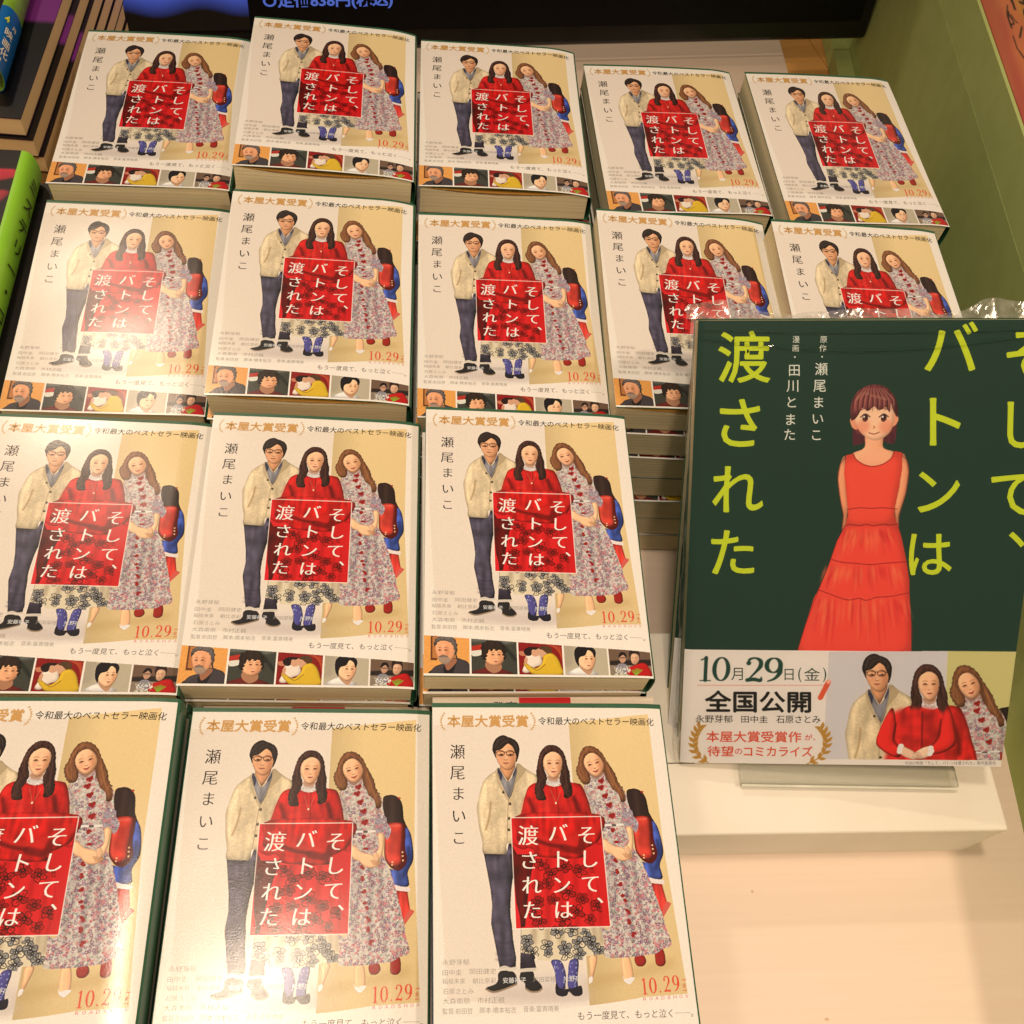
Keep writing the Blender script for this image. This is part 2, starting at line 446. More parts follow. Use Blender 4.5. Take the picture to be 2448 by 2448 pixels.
    cv.fill(h([(850, 180), (905, 194), (962, 246), (994, 318), (1012, 400), (1038, 480), (1042, 560), (1066, 640), (1062, 715), (1020, 748), (978, 742), (972, 680), (944, 605), (928, 540), (950, 440), (960, 360), (940, 300), (900, 264), (845, 252), (800, 275), (770, 300), (752, 355), (762, 435), (792, 520), (782, 600), (756, 660), (786, 760), (740, 774), (690, 766), (664, 690), (666, 620), (688, 560), (678, 480), (688, 400), (702, 320), (722, 258), (762, 208), (800, 184)]),
            (74, 42, 34), vol=.7, volr=5, strands=.2, rag=2.2 * w1)
    locks(cv, h([(850, 180), (905, 194), (962, 246), (994, 318), (1012, 400), (1038, 480), (1042, 560), (1066, 640), (1062, 715), (1020, 748), (978, 742), (972, 680), (944, 605), (928, 540), (950, 440), (960, 360), (940, 300), (900, 264), (845, 252), (800, 275), (770, 300), (752, 355), (762, 435), (792, 520), (782, 600), (756, 660), (786, 760), (740, 774), (690, 766), (664, 690), (666, 620), (688, 560), (678, 480), (688, 400), (702, 320), (722, 258), (762, 208), (800, 184)]), 240, (132, 86, 68), (36, 20, 18), 140 * w1, 1.1 * 18 * w1, 6, 9 * w1)
    hair_strands(cv, [h([(740, 280), (715, 380), (730, 480), (710, 580), (720, 700)]), h([(975, 330), (990, 440), (1000, 540), (1020, 680)]), h([(800, 210), (750, 270), (725, 360)]), h([(900, 215), (950, 270), (975, 340)]), h([(700, 600), (690, 680), (730, 750)])], (112, 72, 62), 8 * w1, .55)
    if arms:
        for pts in ([(520, 1000), (640, 1110), (760, 1130)], [(1270, 990), (1180, 1090), (1060, 1130)]):
            cv.line(h(pts), 96 * w1, (190, 34, 30), soft=1)
            cv.line(h([(x, y + 44) for x, y in pts]), 10 * w1, (96, 12, 16), .7, soft=1)
        cv.fill(h([(740, 1085), (800, 1100), (860, 1150), (840, 1185), (770, 1170), (735, 1130)]), (236, 196, 160))
        cv.fill(h([(1060, 1085), (990, 1100), (930, 1130), (870, 1150), (880, 1185), (960, 1180), (1060, 1160)]), (236, 196, 160))
        for k in range(4):
            cv.line(h([(860 + k * 8, 1150 + k * 9), (925 + k * 6, 1140 + k * 11)]), 4 * w1, (176, 112, 82), .8)
        for x_ in (735, 1065):
            cv.dot(h([(x_, 1105)])[0], 26 * w1, (238, 222, 208), ry=40 * w1)

def flower_black(cv, c, r, seed):
    R = np.random.default_rng(seed)
    n = R.integers(4, 6)
    a0 = R.uniform(0, 6)
    for i in range(n):
        a = a0 + i * 2 * np.pi / n
        q = (c[0] + r * .62 * np.cos(a), c[1] + r * .55 * np.sin(a))
        t = np.linspace(0, 2 * np.pi, 10)
        rr = r * .42 * (1 + .18 * R.standard_normal(10)); rr[-1] = rr[0]
        pp = np.c_[q[0] + rr * np.cos(t), q[1] + rr * .8 * np.sin(t)]
        if R.random() < .6:
            cv.fill(pp[:-1], (148, 142, 136), a=.8)
        cv.line(pp, r * .11, (44, 42, 48), .95)
        cv.line([c, (c[0] + r * .7 * np.cos(a), c[1] + r * .6 * np.sin(a))], r * .1, (44, 42, 48), .9)
    cv.dot(c, r * .26, (36, 34, 40))
    cv.dot(c, r * .09, (226, 214, 190))

def lower_bodies(cv):
    h, m, b = h_, m_, b_
    # floor shadows of the studio photograph
    cv.fill(b([(380, 560), (600, 560), (1080, 560), (1110, 620), (800, 640), (420, 600)]), (206, 184, 166), a=.5, soft=8)
    # man's jeans, hems, shoes
    leg1 = np.vstack([m([(100, 425), (310, 430), (330, 330), (350, 330), (420, 450), (372, 620), (354, 760), (346, 900), (348, 1010), (364, 1110)]), b([(552, 80), (562, 200), (584, 330), (580, 402), (466, 405), (436, 250), (404, 90)]), m([(168, 1060), (178, 900), (160, 740), (126, 560)])])
    cv.fill(leg1, (82, 73, 86), sm=False, vol=.9, volr=8, grain=.04, fold=.07, crease=.10)
    leg2 = np.vstack([m([(340, 430), (575, 430), (560, 600), (530, 800), (500, 1000), (485, 1110)]), b([(700, 250), (722, 330), (714, 340), (728, 398), (720, 424), (612, 418), (614, 300), (618, 110)]), m([(432, 1000), (402, 880), (384, 720), (360, 600)])])
    cv.fill(leg2, (70, 60, 72), sm=False, vol=.9, volr=8, grain=.08, fold=.10, crease=.16)
    cv.line(m([(270, 500), (300, 620), (250, 800), (230, 1000)]), 2.6, (104, 98, 116), .4, soft=5)
    for yy in (300, 340, 210):
        cv.line(b([(440, yy), (500, yy + 14), (560, yy)]), .5, (44, 40, 56), .5, soft=2)
    for pts, sole in (([(455, 440), (490, 420), (560, 428), (588, 470), (586, 520), (520, 545), (460, 575), (405, 578), (366, 556), (376, 540), (430, 520), (452, 490)], [(368, 556), (420, 576), (500, 556), (586, 520)]),
                      ([(614, 440), (640, 420), (704, 428), (718, 470), (762, 520), (772, 552), (742, 572), (690, 572), (652, 548), (645, 510), (612, 486)], [(652, 552), (690, 573), (742, 572), (770, 552)])):
        cv.fill(b(pts), (44, 40, 40), vol=.5, volr=4)
        cv.line(b(sole), .7, (170, 140, 110), .9)
    cv.line(b([(466, 408), (500, 400), (540, 412), (582, 404)]), [1.2, 1.6, 1.2], (222, 204, 180), .95)
    cv.line(b([(612, 420), (660, 416), (728, 412)]), 1.3, (222, 204, 180), .95)
    # woman's legs, white pumps
    for leg in ([(1108, 318), (1168, 320), (1152, 420), (1130, 500), (1112, 512), (1118, 420)], [(1342, 326), (1402, 326), (1432, 470), (1402, 516), (1368, 500), (1352, 440)]):
        cv.fill(b(leg), (246, 186, 134), vol=.5, volr=4)
    cv.fill(b([(1350, 455), (1370, 480), (1410, 468), (1438, 470), (1430, 492), (1404, 518), (1370, 502)]), (236, 222, 208))
    cv.fill(b([(1110, 470), (1136, 465), (1132, 500), (1112, 514)]), (236, 222, 208))
    # child with a red school bag
    cv.fill(b([(1446, 315), (1500, 308), (1523, 350), (1502, 386), (1460, 386), (1439, 350)]), (168, 40, 32), vol=.7, volr=3)
    cv.fill(b([(1590, 262), (1642, 262), (1664, 350), (1642, 386), (1600, 380), (1586, 330)]), (168, 40, 32), vol=.7, volr=3)
    cv.fill(m([(1630, 695), (1745, 700), (1790, 860), (1832, 882), (1790, 950), (1758, 1012), (1690, 850)]), (222, 62, 50), sm=False, vol=.5, fold=.12)
    cv.fill(m([(1785, 860), (1834, 882), (1758, 1014), (1745, 960)]), (228, 100, 84), sm=False)
    cv.fill(m([(1640, 120), (1690, 150), (1722, 225), (1752, 350), (1756, 430), (1726, 530), (1746, 655), (1590, 640), (1540, 500), (1640, 480)]), (64, 82, 152), vol=.9, volr=5, fold=.10, crease=.12)
    cv.line(m([(1700, 300), (1712, 420), (1690, 560)]), 1.4, (34, 46, 96), .6, soft=2)
    cv.line(m([(1598, 655), (1680, 678), (1750, 684)]), 1.8, (236, 214, 200), sm=False)
    cv.fill(h([(1650, 672), (1700, 648), (1762, 652), (1820, 690), (1856, 752), (1876, 835), (1892, 905), (1932, 985), (1905, 1000), (1880, 980), (1740, 1000), (1690, 880), (1655, 760)]), (54, 36, 32), vol=.7, volr=5, strands=.14)
    cv.line(h([(1740, 690), (1765, 800), (1770, 940)]), 1.2, (92, 66, 54), .5, soft=3)
    cv.fill(h([(1800, 672), (1830, 676), (1822, 692), (1805, 690)]), (190, 50, 44))
    cv.fill(m([(1480, 88), (1612, 78), (1650, 120), (1672, 300), (1702, 400), (1692, 470), (1652, 512), (1600, 505), (1555, 474), (1500, 390), (1478, 200)]), (110, 24, 20), vol=.3)
    cv.fill(m([(1482, 92), (1608, 80), (1628, 140), (1650, 380), (1662, 440), (1640, 480), (1595, 472), (1552, 455), (1505, 380), (1482, 200)]), (206, 60, 46), vol=.8, volr=6, crease=.08)
    cv.line(m([(1500, 110), (1600, 100)]), .7, (236, 120, 96), .7, soft=1)
    cv.line(m([(1510, 250), (1530, 400), (1600, 460)]), .5, (236, 110, 80), .5, soft=1)
    for q in ((1577, 436), (1577, 462), (1660, 380), (1668, 420), (1655, 345)):
        cv.dot(m([q])[0], .38, (246, 190, 140))
    # floral long skirt
    sk = np.vstack([m([(1185, 165), (1392, 158), (1432, 250), (1482, 370), (1560, 500), (1622, 640), (1702, 850), (1762, 1020)]), b([(1662, 100), (1708, 228), (1640, 262), (1590, 296), (1500, 308), (1440, 318), (1300, 330), (1225, 320), (1205, 250), (1190, 110)]), m([(1262, 1090), (1222, 600), (1205, 300)])])
    floral(cv, sk, 2300, 1.0, 11)
    for x0, y0, x1, y1, ww, aa in ((1300, 420, 1330, 1180, 1.3, .3), (1400, 470, 1480, 1230, 1.6, .35), (1470, 480, 1620, 1230, 1.6, .3), (1250, 400, 1270, 1000, 1.5, .25)):
        cv.line(m([(x0, y0), ((x0 + x1) / 2 - 8, (y0 + y1) / 2), (x1, y1)]), ww, (104, 84, 92), aa, soft=3)
    for x0, y0, x1, y1 in ((1350, 520, 1410, 1200), (1520, 560, 1700, 1200), (1240, 560, 1250, 900)):
        cv.line(m([(x0, y0), (x1, y1)]), 1.2, (224, 210, 196), .3, soft=3)
    R = np.random.default_rng(2)
    for q in ((1285, 70), (1296, 212), (1320, 310), (1315, 487), (1338, 588), (1360, 700), (1375, 810), (1400, 860), (1430, 960), (1445, 1050), (1490, 1170)):
        for k in range(3):
            cv.dot(m([(q[0] + R.uniform(-14, 14), q[1] + R.uniform(-16, 16))])[0], .75, (172, 38, 34), ry=.6)
    cv.line(m([(1190, 160), (1290, 160), (1392, 155)]), .85, (232, 218, 202), sm=False)
    cv.line(m([(1290, 160), (1312, 160)]), .95, (104, 92, 86), sm=False)
    # her sleeve, forearms and hands
    floral(cv, m([(1385, 0), (1460, 20), (1485, 80), (1525, 140), (1520, 200), (1500, 232), (1462, 182), (1402, 172), (1378, 100)]), 90, .9, 8, (170, 156, 158))
    cv.fill(m([(1196, 278), (1300, 352), (1370, 362), (1432, 398), (1475, 442), (1462, 468), (1400, 492), (1332, 478), (1280, 430), (1215, 400)]), (248, 188, 138), vol=.5, volr=4)
    cv.fill(m([(1412, 178), (1466, 182), (1478, 260), (1478, 360), (1452, 432), (1418, 420), (1418, 350), (1442, 300)]), (250, 192, 142), vol=.5, volr=4)
    for k in range(4):
        cv.line(m([(1380 + k * 10, 425 + k * 12), (1420 + k * 6, 428 + k * 11), (1458, 436 + k * 9)]), .28, (176, 116, 76), .9)
    cv.fill(m([(1400, 355), (1430, 350), (1452, 395), (1440, 440), (1405, 410)]), (232, 180, 134), vol=.3, volr=2)
    # girl's cream skirt with black flowers
    sk = np.vstack([m([(570, 470), (1002, 465), (1100, 520), (1165, 760), (1200, 1000)]), b([(1198, 110), (1216, 200), (1226, 298), (1140, 312), (1066, 318), (1064, 342), (970, 346), (900, 350), (840, 350), (738, 344), (736, 312), (680, 300), (616, 290), (620, 110)]), m([(482, 1100), (510, 800), (540, 600)])])
    def paint(bx):
        x0, x1, y0, y1 = bx
        cv.fill([(x0, y0), (x1, y0), (x1, y1), (x0, y1)], (228, 206, 168), sm=False)
        for xa, xb in ((600, 560), (700, 690), (815, 815), (940, 970), (1050, 1130), (1150, 1190)):
            cv.line(m([(xa, 470), (xb, 1240)]), 2.2, (176, 150, 116), .6, soft=3)
        for i, q in enumerate(((632, 520), (720, 610), (600, 720), (842, 540), (985, 580), (740, 850), (880, 780), (1010, 840), (600, 870), (560, 960), (1130, 560), (620, 1060), (840, 1030), (1080, 1030), (960, 960), (1150, 900), (690, 700))):
            flower_black(cv, m([q])[0], 2.9 + .5 * math.sin(i * 2.3), i)
        for i, q in enumerate(((662, 205), (650, 260), (805, 240), (815, 295), (880, 140), (985, 130), (1085, 145), (935, 250), (945, 300), (1030, 220), (1040, 300), (1130, 225), (1180, 275), (700, 290), (1110, 190))):
            flower_black(cv, b([q])[0], 2.7 if i not in (1, 6, 3) else 1.9, i + 40)
    cv.clip(sk, paint, sm=False)
    cv.fill(m([(575, 440), (700, 462), (1002, 462), (1005, 395), (1110, 340), (1180, 260), (1160, 60), (440, 60), (405, 220), (460, 330), (560, 392)]), (206, 33, 29), vol=.7, volr=8, fold=.07, crease=.07)
    cv.line(m([(480, 200), (560, 280), (690, 320), (800, 330)]), 4.2, (224, 50, 42), .7, soft=1)
    cv.line(m([(1130, 180), (1060, 260), (950, 300), (860, 320)]), 4.2, (222, 48, 40), .7, soft=1)
    cv.line(m([(580, 300), (700, 340), (820, 360)]), 1.5, (104, 14, 16), .8, soft=2)
    cv.line(m([(830, 370), (980, 390), (1010, 300)]), 3.0, (104, 14, 16), .7, soft=2)
    # socks and shoes
    for pts in ([(836, 350), (906, 350), (942, 440), (940, 520), (936, 550), (880, 550), (862, 430)], [(972, 348), (1033, 345), (1026, 480), (1028, 550), (962, 550), (958, 440)]):
        cv.fill(b(pts), (84, 78, 138), vol=.8, volr=4)
    for _ in range(46):
        x, y = R.uniform(850, 1024), R.uniform(355, 540)
        if x > 960 or (x < 935 and y > 350 + (x - 850) * -.2):
            cv.dot(b([(x, y)])[0], .22, (186, 186, 214), .9)
    cv.fill(b([(874, 505), (868, 580), (905, 606), (948, 600), (966, 572), (1000, 602), (1050, 600), (1065, 572), (1052, 528), (1020, 540), (962, 552), (900, 548)]), (40, 36, 44), vol=.4, volr=3)

# digits of the release date, drawn with thick and thin strokes
def digit(cv, d, x, y, w, hh, col, sl=0.0):
    P = lambda pts: [(x + u * w + sl * (1 - v) * hh, y + v * hh) for u, v in pts]
    tk, th = w * .24, w * .075
    if d == '1':
        cv.line(P([(.55, .04), (.55, .97)]), tk, col, sm=False)
        cv.line(P([(.25, .13), (.55, .05)]), th * 1.3, col, sm=False)
        cv.line(P([(.22, .98), (.88, .98)]), th, col, sm=False)
    elif d == '0':
        t = np.linspace(0, 2 * np.pi, 41)
        ws = th + (tk - th) * np.abs(np.cos(t)) ** 1.3
        cv.line(P(np.c_[.5 + .38 * np.cos(t), .5 + .47 * np.sin(t)]), ws, col, sm=False)
    elif d == '2':
        cv.line(P([(.15, .28), (.2, .1), (.5, .03), (.78, .14), (.8, .36), (.55, .62), (.15, .95)]), [th * 1.4, tk * .6, th * 1.3, tk * .9, tk, tk * .55, th], col)
        cv.line(P([(.14, .94), (.5, .91), (.84, .95), (.88, .82)]), [tk * .9, tk * .9, tk * .8, th], col)
        cv.dot(P([(.17, .24)])[0], tk * .55, col)
    elif d == '9':
        t = np.linspace(0, 2 * np.pi, 41)
        ws = th + (tk - th) * np.abs(np.cos(t)) ** 1.3
        cv.line(P(np.c_[.5 + .35 * np.cos(t), .32 + .29 * np.sin(t)]), ws, col, sm=False)
        cv.line(P([(.85, .34), (.83, .62), (.6, .86), (.25, .98)]), [tk, tk, tk * .6, th], col)
    elif d == '.':
        cv.dot(P([(.5, .93)])[0], w * .17, col)

def laurel(cv, pts, r, col, flip=1, lw=.25):
    p = smooth_open(pts, 4)
    cv.line(pts, lw, col)
    for i in range(1, len(p) - 1, 2):
        d = p[i + 1] - p[i]
        d /= np.linalg.norm(d) + 1e-9
        n = np.array([-d[1], d[0]])
        for sgn in (-1, 1):
            e = p[i] - d * r * .9 + n * sgn * r * .7
            cv.line([p[i], (p[i] + e) / 2, e], [r * .2, r * .55, r * .1], col)

def stills(cv):
    s = s_
    top = lambda u: 126.6 + 6.5 * (u / 105.0)
    X = ((0, 20.6), (21.4, 42.2), (43.0, 63.2), (64.0, 84.0), (84.8, 104.6))
    fr = [[(a, top(a)), (b, top(b)), (b, 144.9), (a, 144.9)] for a, b in X]
    def one(bx):
        cv.fill([(0, 120), (22, 120), (22, 146), (0, 146)], (246, 166, 82), sm=False, grain=.03)
        cv.fill(s([(98, 100), (150, 105), (150, 300), (98, 300)]), (120, 66, 34), sm=False)
        cv.fill(s([(112, 112), (160, 112), (160, 285), (112, 280)]), (206, 128, 66), sm=False)
        cv.fill(s([(110, 372), (140, 345), (210, 320), (290, 280), (340, 290), (400, 320), (408, 410), (100, 410)]), (74, 64, 64), vol=.5, volr=5)
        cv.fill(s([(205, 345), (300, 300), (270, 410), (215, 410)]), (36, 32, 36))
        cv.fill(s([(215, 320), (295, 285), (300, 320), (235, 380)]), (176, 112, 78))
        cv.fill(s([(132, 180), (150, 135), (220, 118), (290, 140), (300, 200), (290, 270), (250, 318), (205, 328), (165, 300), (140, 240)]), (236, 160, 112), vol=.6, volr=5)
        face(cv, s, (195, 228), 58, 95, male=True)
        cv.fill(s([(160, 280), (190, 262), (230, 270), (255, 290), (240, 325), (200, 330), (170, 308)]), (164, 142, 122), a=.8, soft=1)
        cv.line(s([(170, 270), (200, 264), (228, 270)]), .8, (120, 100, 86), .8)
        cv.fill(s([(126, 190), (130, 140), (170, 110), (240, 104), (290, 130), (310, 190), (306, 260), (318, 285), (295, 270), (285, 210), (262, 165), (215, 145), (165, 150), (140, 180)]), (112, 100, 92), vol=.6, volr=4, strands=.15, rag=.22)
    def two(bx):
        cv.fill([(20, 120), (43, 120), (43, 146), (20, 146)], (74, 72, 60), sm=False, grain=.05)
        cv.fill(s([(420, 120), (780, 130), (700, 170), (560, 150), (430, 150)]), (150, 146, 134), a=.6, soft=3)
        cv.line(s([(640, 150), (720, 230), (780, 300)]), 1.6, (36, 40, 34), .8, soft=2)
        cv.fill(s([(420, 222), (505, 212), (505, 250), (470, 265), (430, 262)]), (226, 216, 192))
        cv.fill(s([(420, 188), (500, 172), (508, 215), (420, 225)]), (206, 52, 36), sm=False)
        cv.fill(s([(420, 392), (520, 362), (560, 350), (680, 372), (752, 412), (420, 412)]), (120, 36, 32), vol=.4)
        cv.fill(s([(545, 310), (650, 320), (660, 372), (600, 400), (540, 360)]), (190, 130, 92))
        cv.fill(s([(520, 230), (545, 195), (610, 180), (670, 200), (690, 260), (668, 320), (615, 342), (560, 328), (528, 290)]), (242, 172, 122), vol=.6, volr=5)
        face(cv, s, (618, 262), 58, 90, male=True)
        cv.fill(s([(500, 232), (506, 175), (560, 140), (630, 146), (680, 182), (696, 240), (690, 300), (674, 256), (662, 222), (640, 216), (624, 226), (600, 208), (580, 232), (562, 216), (545, 262), (536, 300), (508, 280)]), (54, 38, 30), vol=.6, volr=4, strands=.2, rag=.35)
    def three(bx):
        cv.fill([(42, 120), (64, 120), (64, 146), (42, 146)], (160, 28, 26), sm=False, grain=.08)
        for k in range(5):
            cv.line(s([(1040 + k * 20, 175 + k * 6), (1150, 200 + k * 26)]), .8, (206, 84, 44), .6)
        cv.fill(s([(800, 230), (850, 225), (880, 245), (850, 262), (815, 258)]), (212, 128, 92))
        cv.fill(s([(860, 262), (950, 240), (980, 270), (985, 330), (930, 352), (880, 395), (830, 385), (850, 320)]), (232, 208, 182), vol=.4, volr=4)
        cv.fill(s([(905, 205), (960, 200), (965, 250), (930, 268), (900, 250)]), (224, 164, 124))
        cv.fill(s([(840, 215), (880, 192), (955, 194), (940, 212), (905, 215), (900, 255), (870, 262), (845, 245)]), (48, 26, 26))
        cv.fill(s([(965, 210), (1010, 205), (1020, 250), (985, 275), (965, 250)]), (224, 164, 124))
        cv.fill(s([(960, 205), (985, 182), (1040, 188), (1065, 215), (1050, 245), (1015, 235), (990, 215)]), (92, 62, 38), strands=.2)
        cv.fill(s([(1000, 260), (1060, 240), (1110, 280), (1140, 350), (1150, 412), (940, 412), (880, 380), (840, 330), (850, 308), (890, 340), (940, 360), (985, 320)]), (222, 176, 44), vol=.5, volr=4)
        cv.line(s([(900, 350), (950, 375), (1010, 330)]), .5, (166, 120, 30), .8)
        cv.fill(s([(846, 285), (870, 276), (868, 320), (850, 330)]), (222, 158, 116))
    def four(bx):
        cv.fill([(63, 120), (84.5, 120), (84.5, 146), (63, 146)], (196, 178, 146), sm=False)
        cv.fill(s([(1155, 170), (1240, 175), (1230, 330), (1155, 340)]), (170, 152, 126), a=.5, soft=4)
        cv.fill(s([(1190, 410), (1230, 372), (1290, 350), (1390, 380), (1430, 412)]), (232, 220, 206), vol=.4)
        cv.fill(s([(1290, 330), (1370, 350), (1385, 380), (1360, 412), (1300, 370)]), (206, 152, 112))
        cv.fill(s([(1255, 280), (1280, 230), (1350, 210), (1405, 240), (1412, 300), (1390, 360), (1350, 378), (1300, 350), (1270, 310)]), (246, 190, 142), vol=.6, volr=4)
        face(cv, s, (1358, 292), 48, 88, male=True)
        cv.fill(s([(1242, 250), (1250, 205), (1290, 180), (1350, 182), (1400, 205), (1414, 240), (1402, 275), (1385, 235), (1350, 215), (1330, 255), (1290, 270), (1278, 300), (1282, 345), (1255, 310)]), (30, 24, 28), vol=.6, volr=4)
    def five(bx):
        cv.fill([(84, 120), (105.2, 120), (105.2, 146), (84, 146)], (126, 94, 72), sm=False)
        cv.fill(s([(1520, 300), (1860, 285), (1860, 335), (1520, 335)]), (50, 38, 34), sm=False, soft=1)
        cv.fill(s([(1520, 335), (1860, 335), (1870, 420), (1520, 420)]), (150, 128, 104), sm=False)
        cv.fill(s([(1585, 335), (1625, 320), (1665, 340), (1660, 400), (1580, 400)]), (150, 140, 142))
        cv.fill(s([(1600, 262), (1630, 245), (1652, 262), (1650, 300), (1625, 318), (1605, 298)]), (206, 152, 118))
        cv.fill(s([(1592, 265), (1610, 232), (1645, 235), (1660, 265), (1650, 270), (1630, 252), (1604, 270)]), (34, 26, 28))
        cv.line(s([(1604, 276), (1652, 276)]), .35, (30, 24, 24), .9)
        cv.fill(s([(1668, 360), (1720, 335), (1790, 312), (1835, 340), (1858, 425), (1680, 425)]), (200, 28, 28), vol=.5, volr=4)
        cv.fill(s([(1690, 255), (1720, 235), (1755, 250), (1758, 295), (1730, 328), (1700, 312)]), (230, 178, 138), vol=.3)
        face(cv, s, (1722, 280), 26, 44)
        cv.fill(s([(1678, 250), (1685, 215), (1735, 205), (1762, 235), (1765, 285), (1752, 250), (1720, 240), (1695, 252), (1692, 290)]), (60, 40, 36))
        R = np.random.default_rng(4)
        for _ in range(110):
            cv.dot(s([(R.uniform(1560, 1690), R.uniform(345, 415))])[0], R.uniform(.15, .35), random.choice([(226, 220, 196), (150, 156, 110), (214, 176, 150), (240, 232, 214)]), .9)
        for k in range(8):
            cv.line(s([(1735, 415), (1700 + k * 12, 360 + abs(k - 4) * 4)]), .4, (146, 176, 48), .95, sm=False)
    for f, p in zip((one, two, three, four, five), fr):
        cv.clip(p, f, sm=False)

def punch(img, k, r, dk):
    """print contrast: local contrast up, darker inks deeper, paper white kept"""
    b = blur(img, r)
    out = img + k * (img - b)
    lum = img.mean(2, keepdims=True)
    out = out * (1 - dk * np.clip(1 - lum * 1.12, 0, 1))
    return np.clip(out, .01, 1)

def paint_cover():
    cv = Canvas(105, 146, 5.2, (242, 224, 200))
    # photo panel: pale left half, ochre right half
    def grad(c, X, Y):
        k = np.clip((Y - 10) / 115, 0, 1)[..., None]
        return c * (1 - .10 * k) + np.array([.86, .78, .68]) * .10 * k
    cv.fill(A_([(84, 178), (880, 172), (905, 700), (1003, 1790), (560, 1818), (170, 1790), (120, 1000)]), (237, 215, 190), sm=False, soft=1, fn=grad)
    cv.fill(A_([(520, 1660), (1003, 1640), (1003, 1790), (640, 1812), (420, 1780)]), (214, 196, 182), a=.6, soft=12)
    def ochre(c, X, Y):
        k = np.clip((Y - 5) / 115, 0, 1)[..., None]
        e = np.clip((X - 62) / 14, 0, 1)[..., None]
        return c * (.93 + .08 * e) * (1.0 - .05 * k)
    cv.fill([(61.4, 7.1), (98.8, 2.8), (98.8, 60), (101.9, 119.3), (84, 119.8), (61.3, 122.6)], (238, 202, 140), sm=False, fn=ochre)
    cv.fill(b_([(1120, 540), (1400, 480), (1700, 400), (1700, 330), (1400, 420), (1130, 470)]), (200, 158, 96), a=.45, soft=8)
    trio(cv, h_)
    lower_bodies(cv)
    bx = [(33.3, 49.0), (72.4, 48.9), (72.5, 93.4), (33.3, 93.3)]
    (x0, x1, y0, y1), m = cv.mask(np.array(bx), 1)
    r = cv.img[y0:y1, x0:x1]
    lum = r @ [.3, .55, .15]
    red = np.stack([.12 + .84 * np.clip(lum * 1.25, 0, 1) ** .9, .015 + .17 * lum ** 2, .02 + .18 * lum ** 2], -1)
    red = np.where((r[..., :1] > r[..., 1:2] * 2.2), r * [1.0, .8, .8] + [0.02, 0, 0], red)
    cv.img[y0:y1, x0:x1] = r * (1 - m[..., None]) + np.clip(red, 0, 1) * m[..., None]
    cv.line(bx + [bx[0]], .32, (246, 226, 206), sm=False)
    # white foot of the cover, film stills
    cv.fill([(-1, 124.6), (30, 124.4), (61.2, 122.2), (85, 120.2), (106, 118.9), (106, 147), (-1, 147)], (243, 225, 202), sm=False)
    stills(cv)
    for x0, x1, y0, y1 in ((132, 152, 105, 208),):
        laurel(cv, A_([(150, 108), (135, 135), (130, 160), (138, 190), (156, 210)]), .75, (214, 164, 104), lw=.2)
        laurel(cv, A_([(656, 106), (674, 135), (680, 160), (672, 190), (654, 210)]), .75, (214, 164, 104), lw=.2)
    cv.img = punch(cv.img, .16, 2, .20)
    cv.img = np.clip(cv.img * (1 + .022 * rng.standard_normal(cv.img.shape[:2]))[..., None], 0, 1)
    R_ = (218, 62, 44)
    p = b_([(1485, 468), (1560, 462), (1625, 458), (1650, 457), (1712, 452)])
    for d, (X, Y), wd in (('1', (1478, 475), 60), ('0', (1538, 470), 66), ('.', (1598, 464), 46), ('2', (1640, 458), 64), ('9', (1704, 452), 66)):
        a = b_([(X, Y)])[0]; c = b_([(X + wd, Y + 114)])[0]
        digit(cv, d, a[0], a[1], c[0] - a[0], c[1] - a[1], R_)
    cv.line(b_([(1786, 485), (1812, 483)]), .25, R_, sm=False)
    cv.line(b_([(1792, 560), (1816, 558)]), .25, R_, sm=False)
    return cv

# --------------------------------------------------------------- vector lettering
_fc = {}
def glyphs(s, off=0.0):
    key = (s, off)
    if key in _fc:
        return _fc[key]
    c = bpy.data.curves.new('lettering', 'FONT')
    c.body = s
    c.fill_mode = 'FRONT'
    c.offset = off
    c.resolution_u = 3
    o = bpy.data.objects.new('lettering', c)
    sc.collection.objects.link(o)
    bpy.context.view_layer.update()
    e = o.evaluated_get(bpy.context.evaluated_depsgraph_get())
    m = e.to_mesh()
    v = np.array([p.co[:2] for p in m.vertices]).reshape(-1, 2)
    f = [list(p.vertices) for p in m.polygons]
    e.to_mesh_clear()
    bpy.data.objects.remove(o)
    bpy.data.curves.remove(c)
    _fc[key] = (v, f)
    return v, f

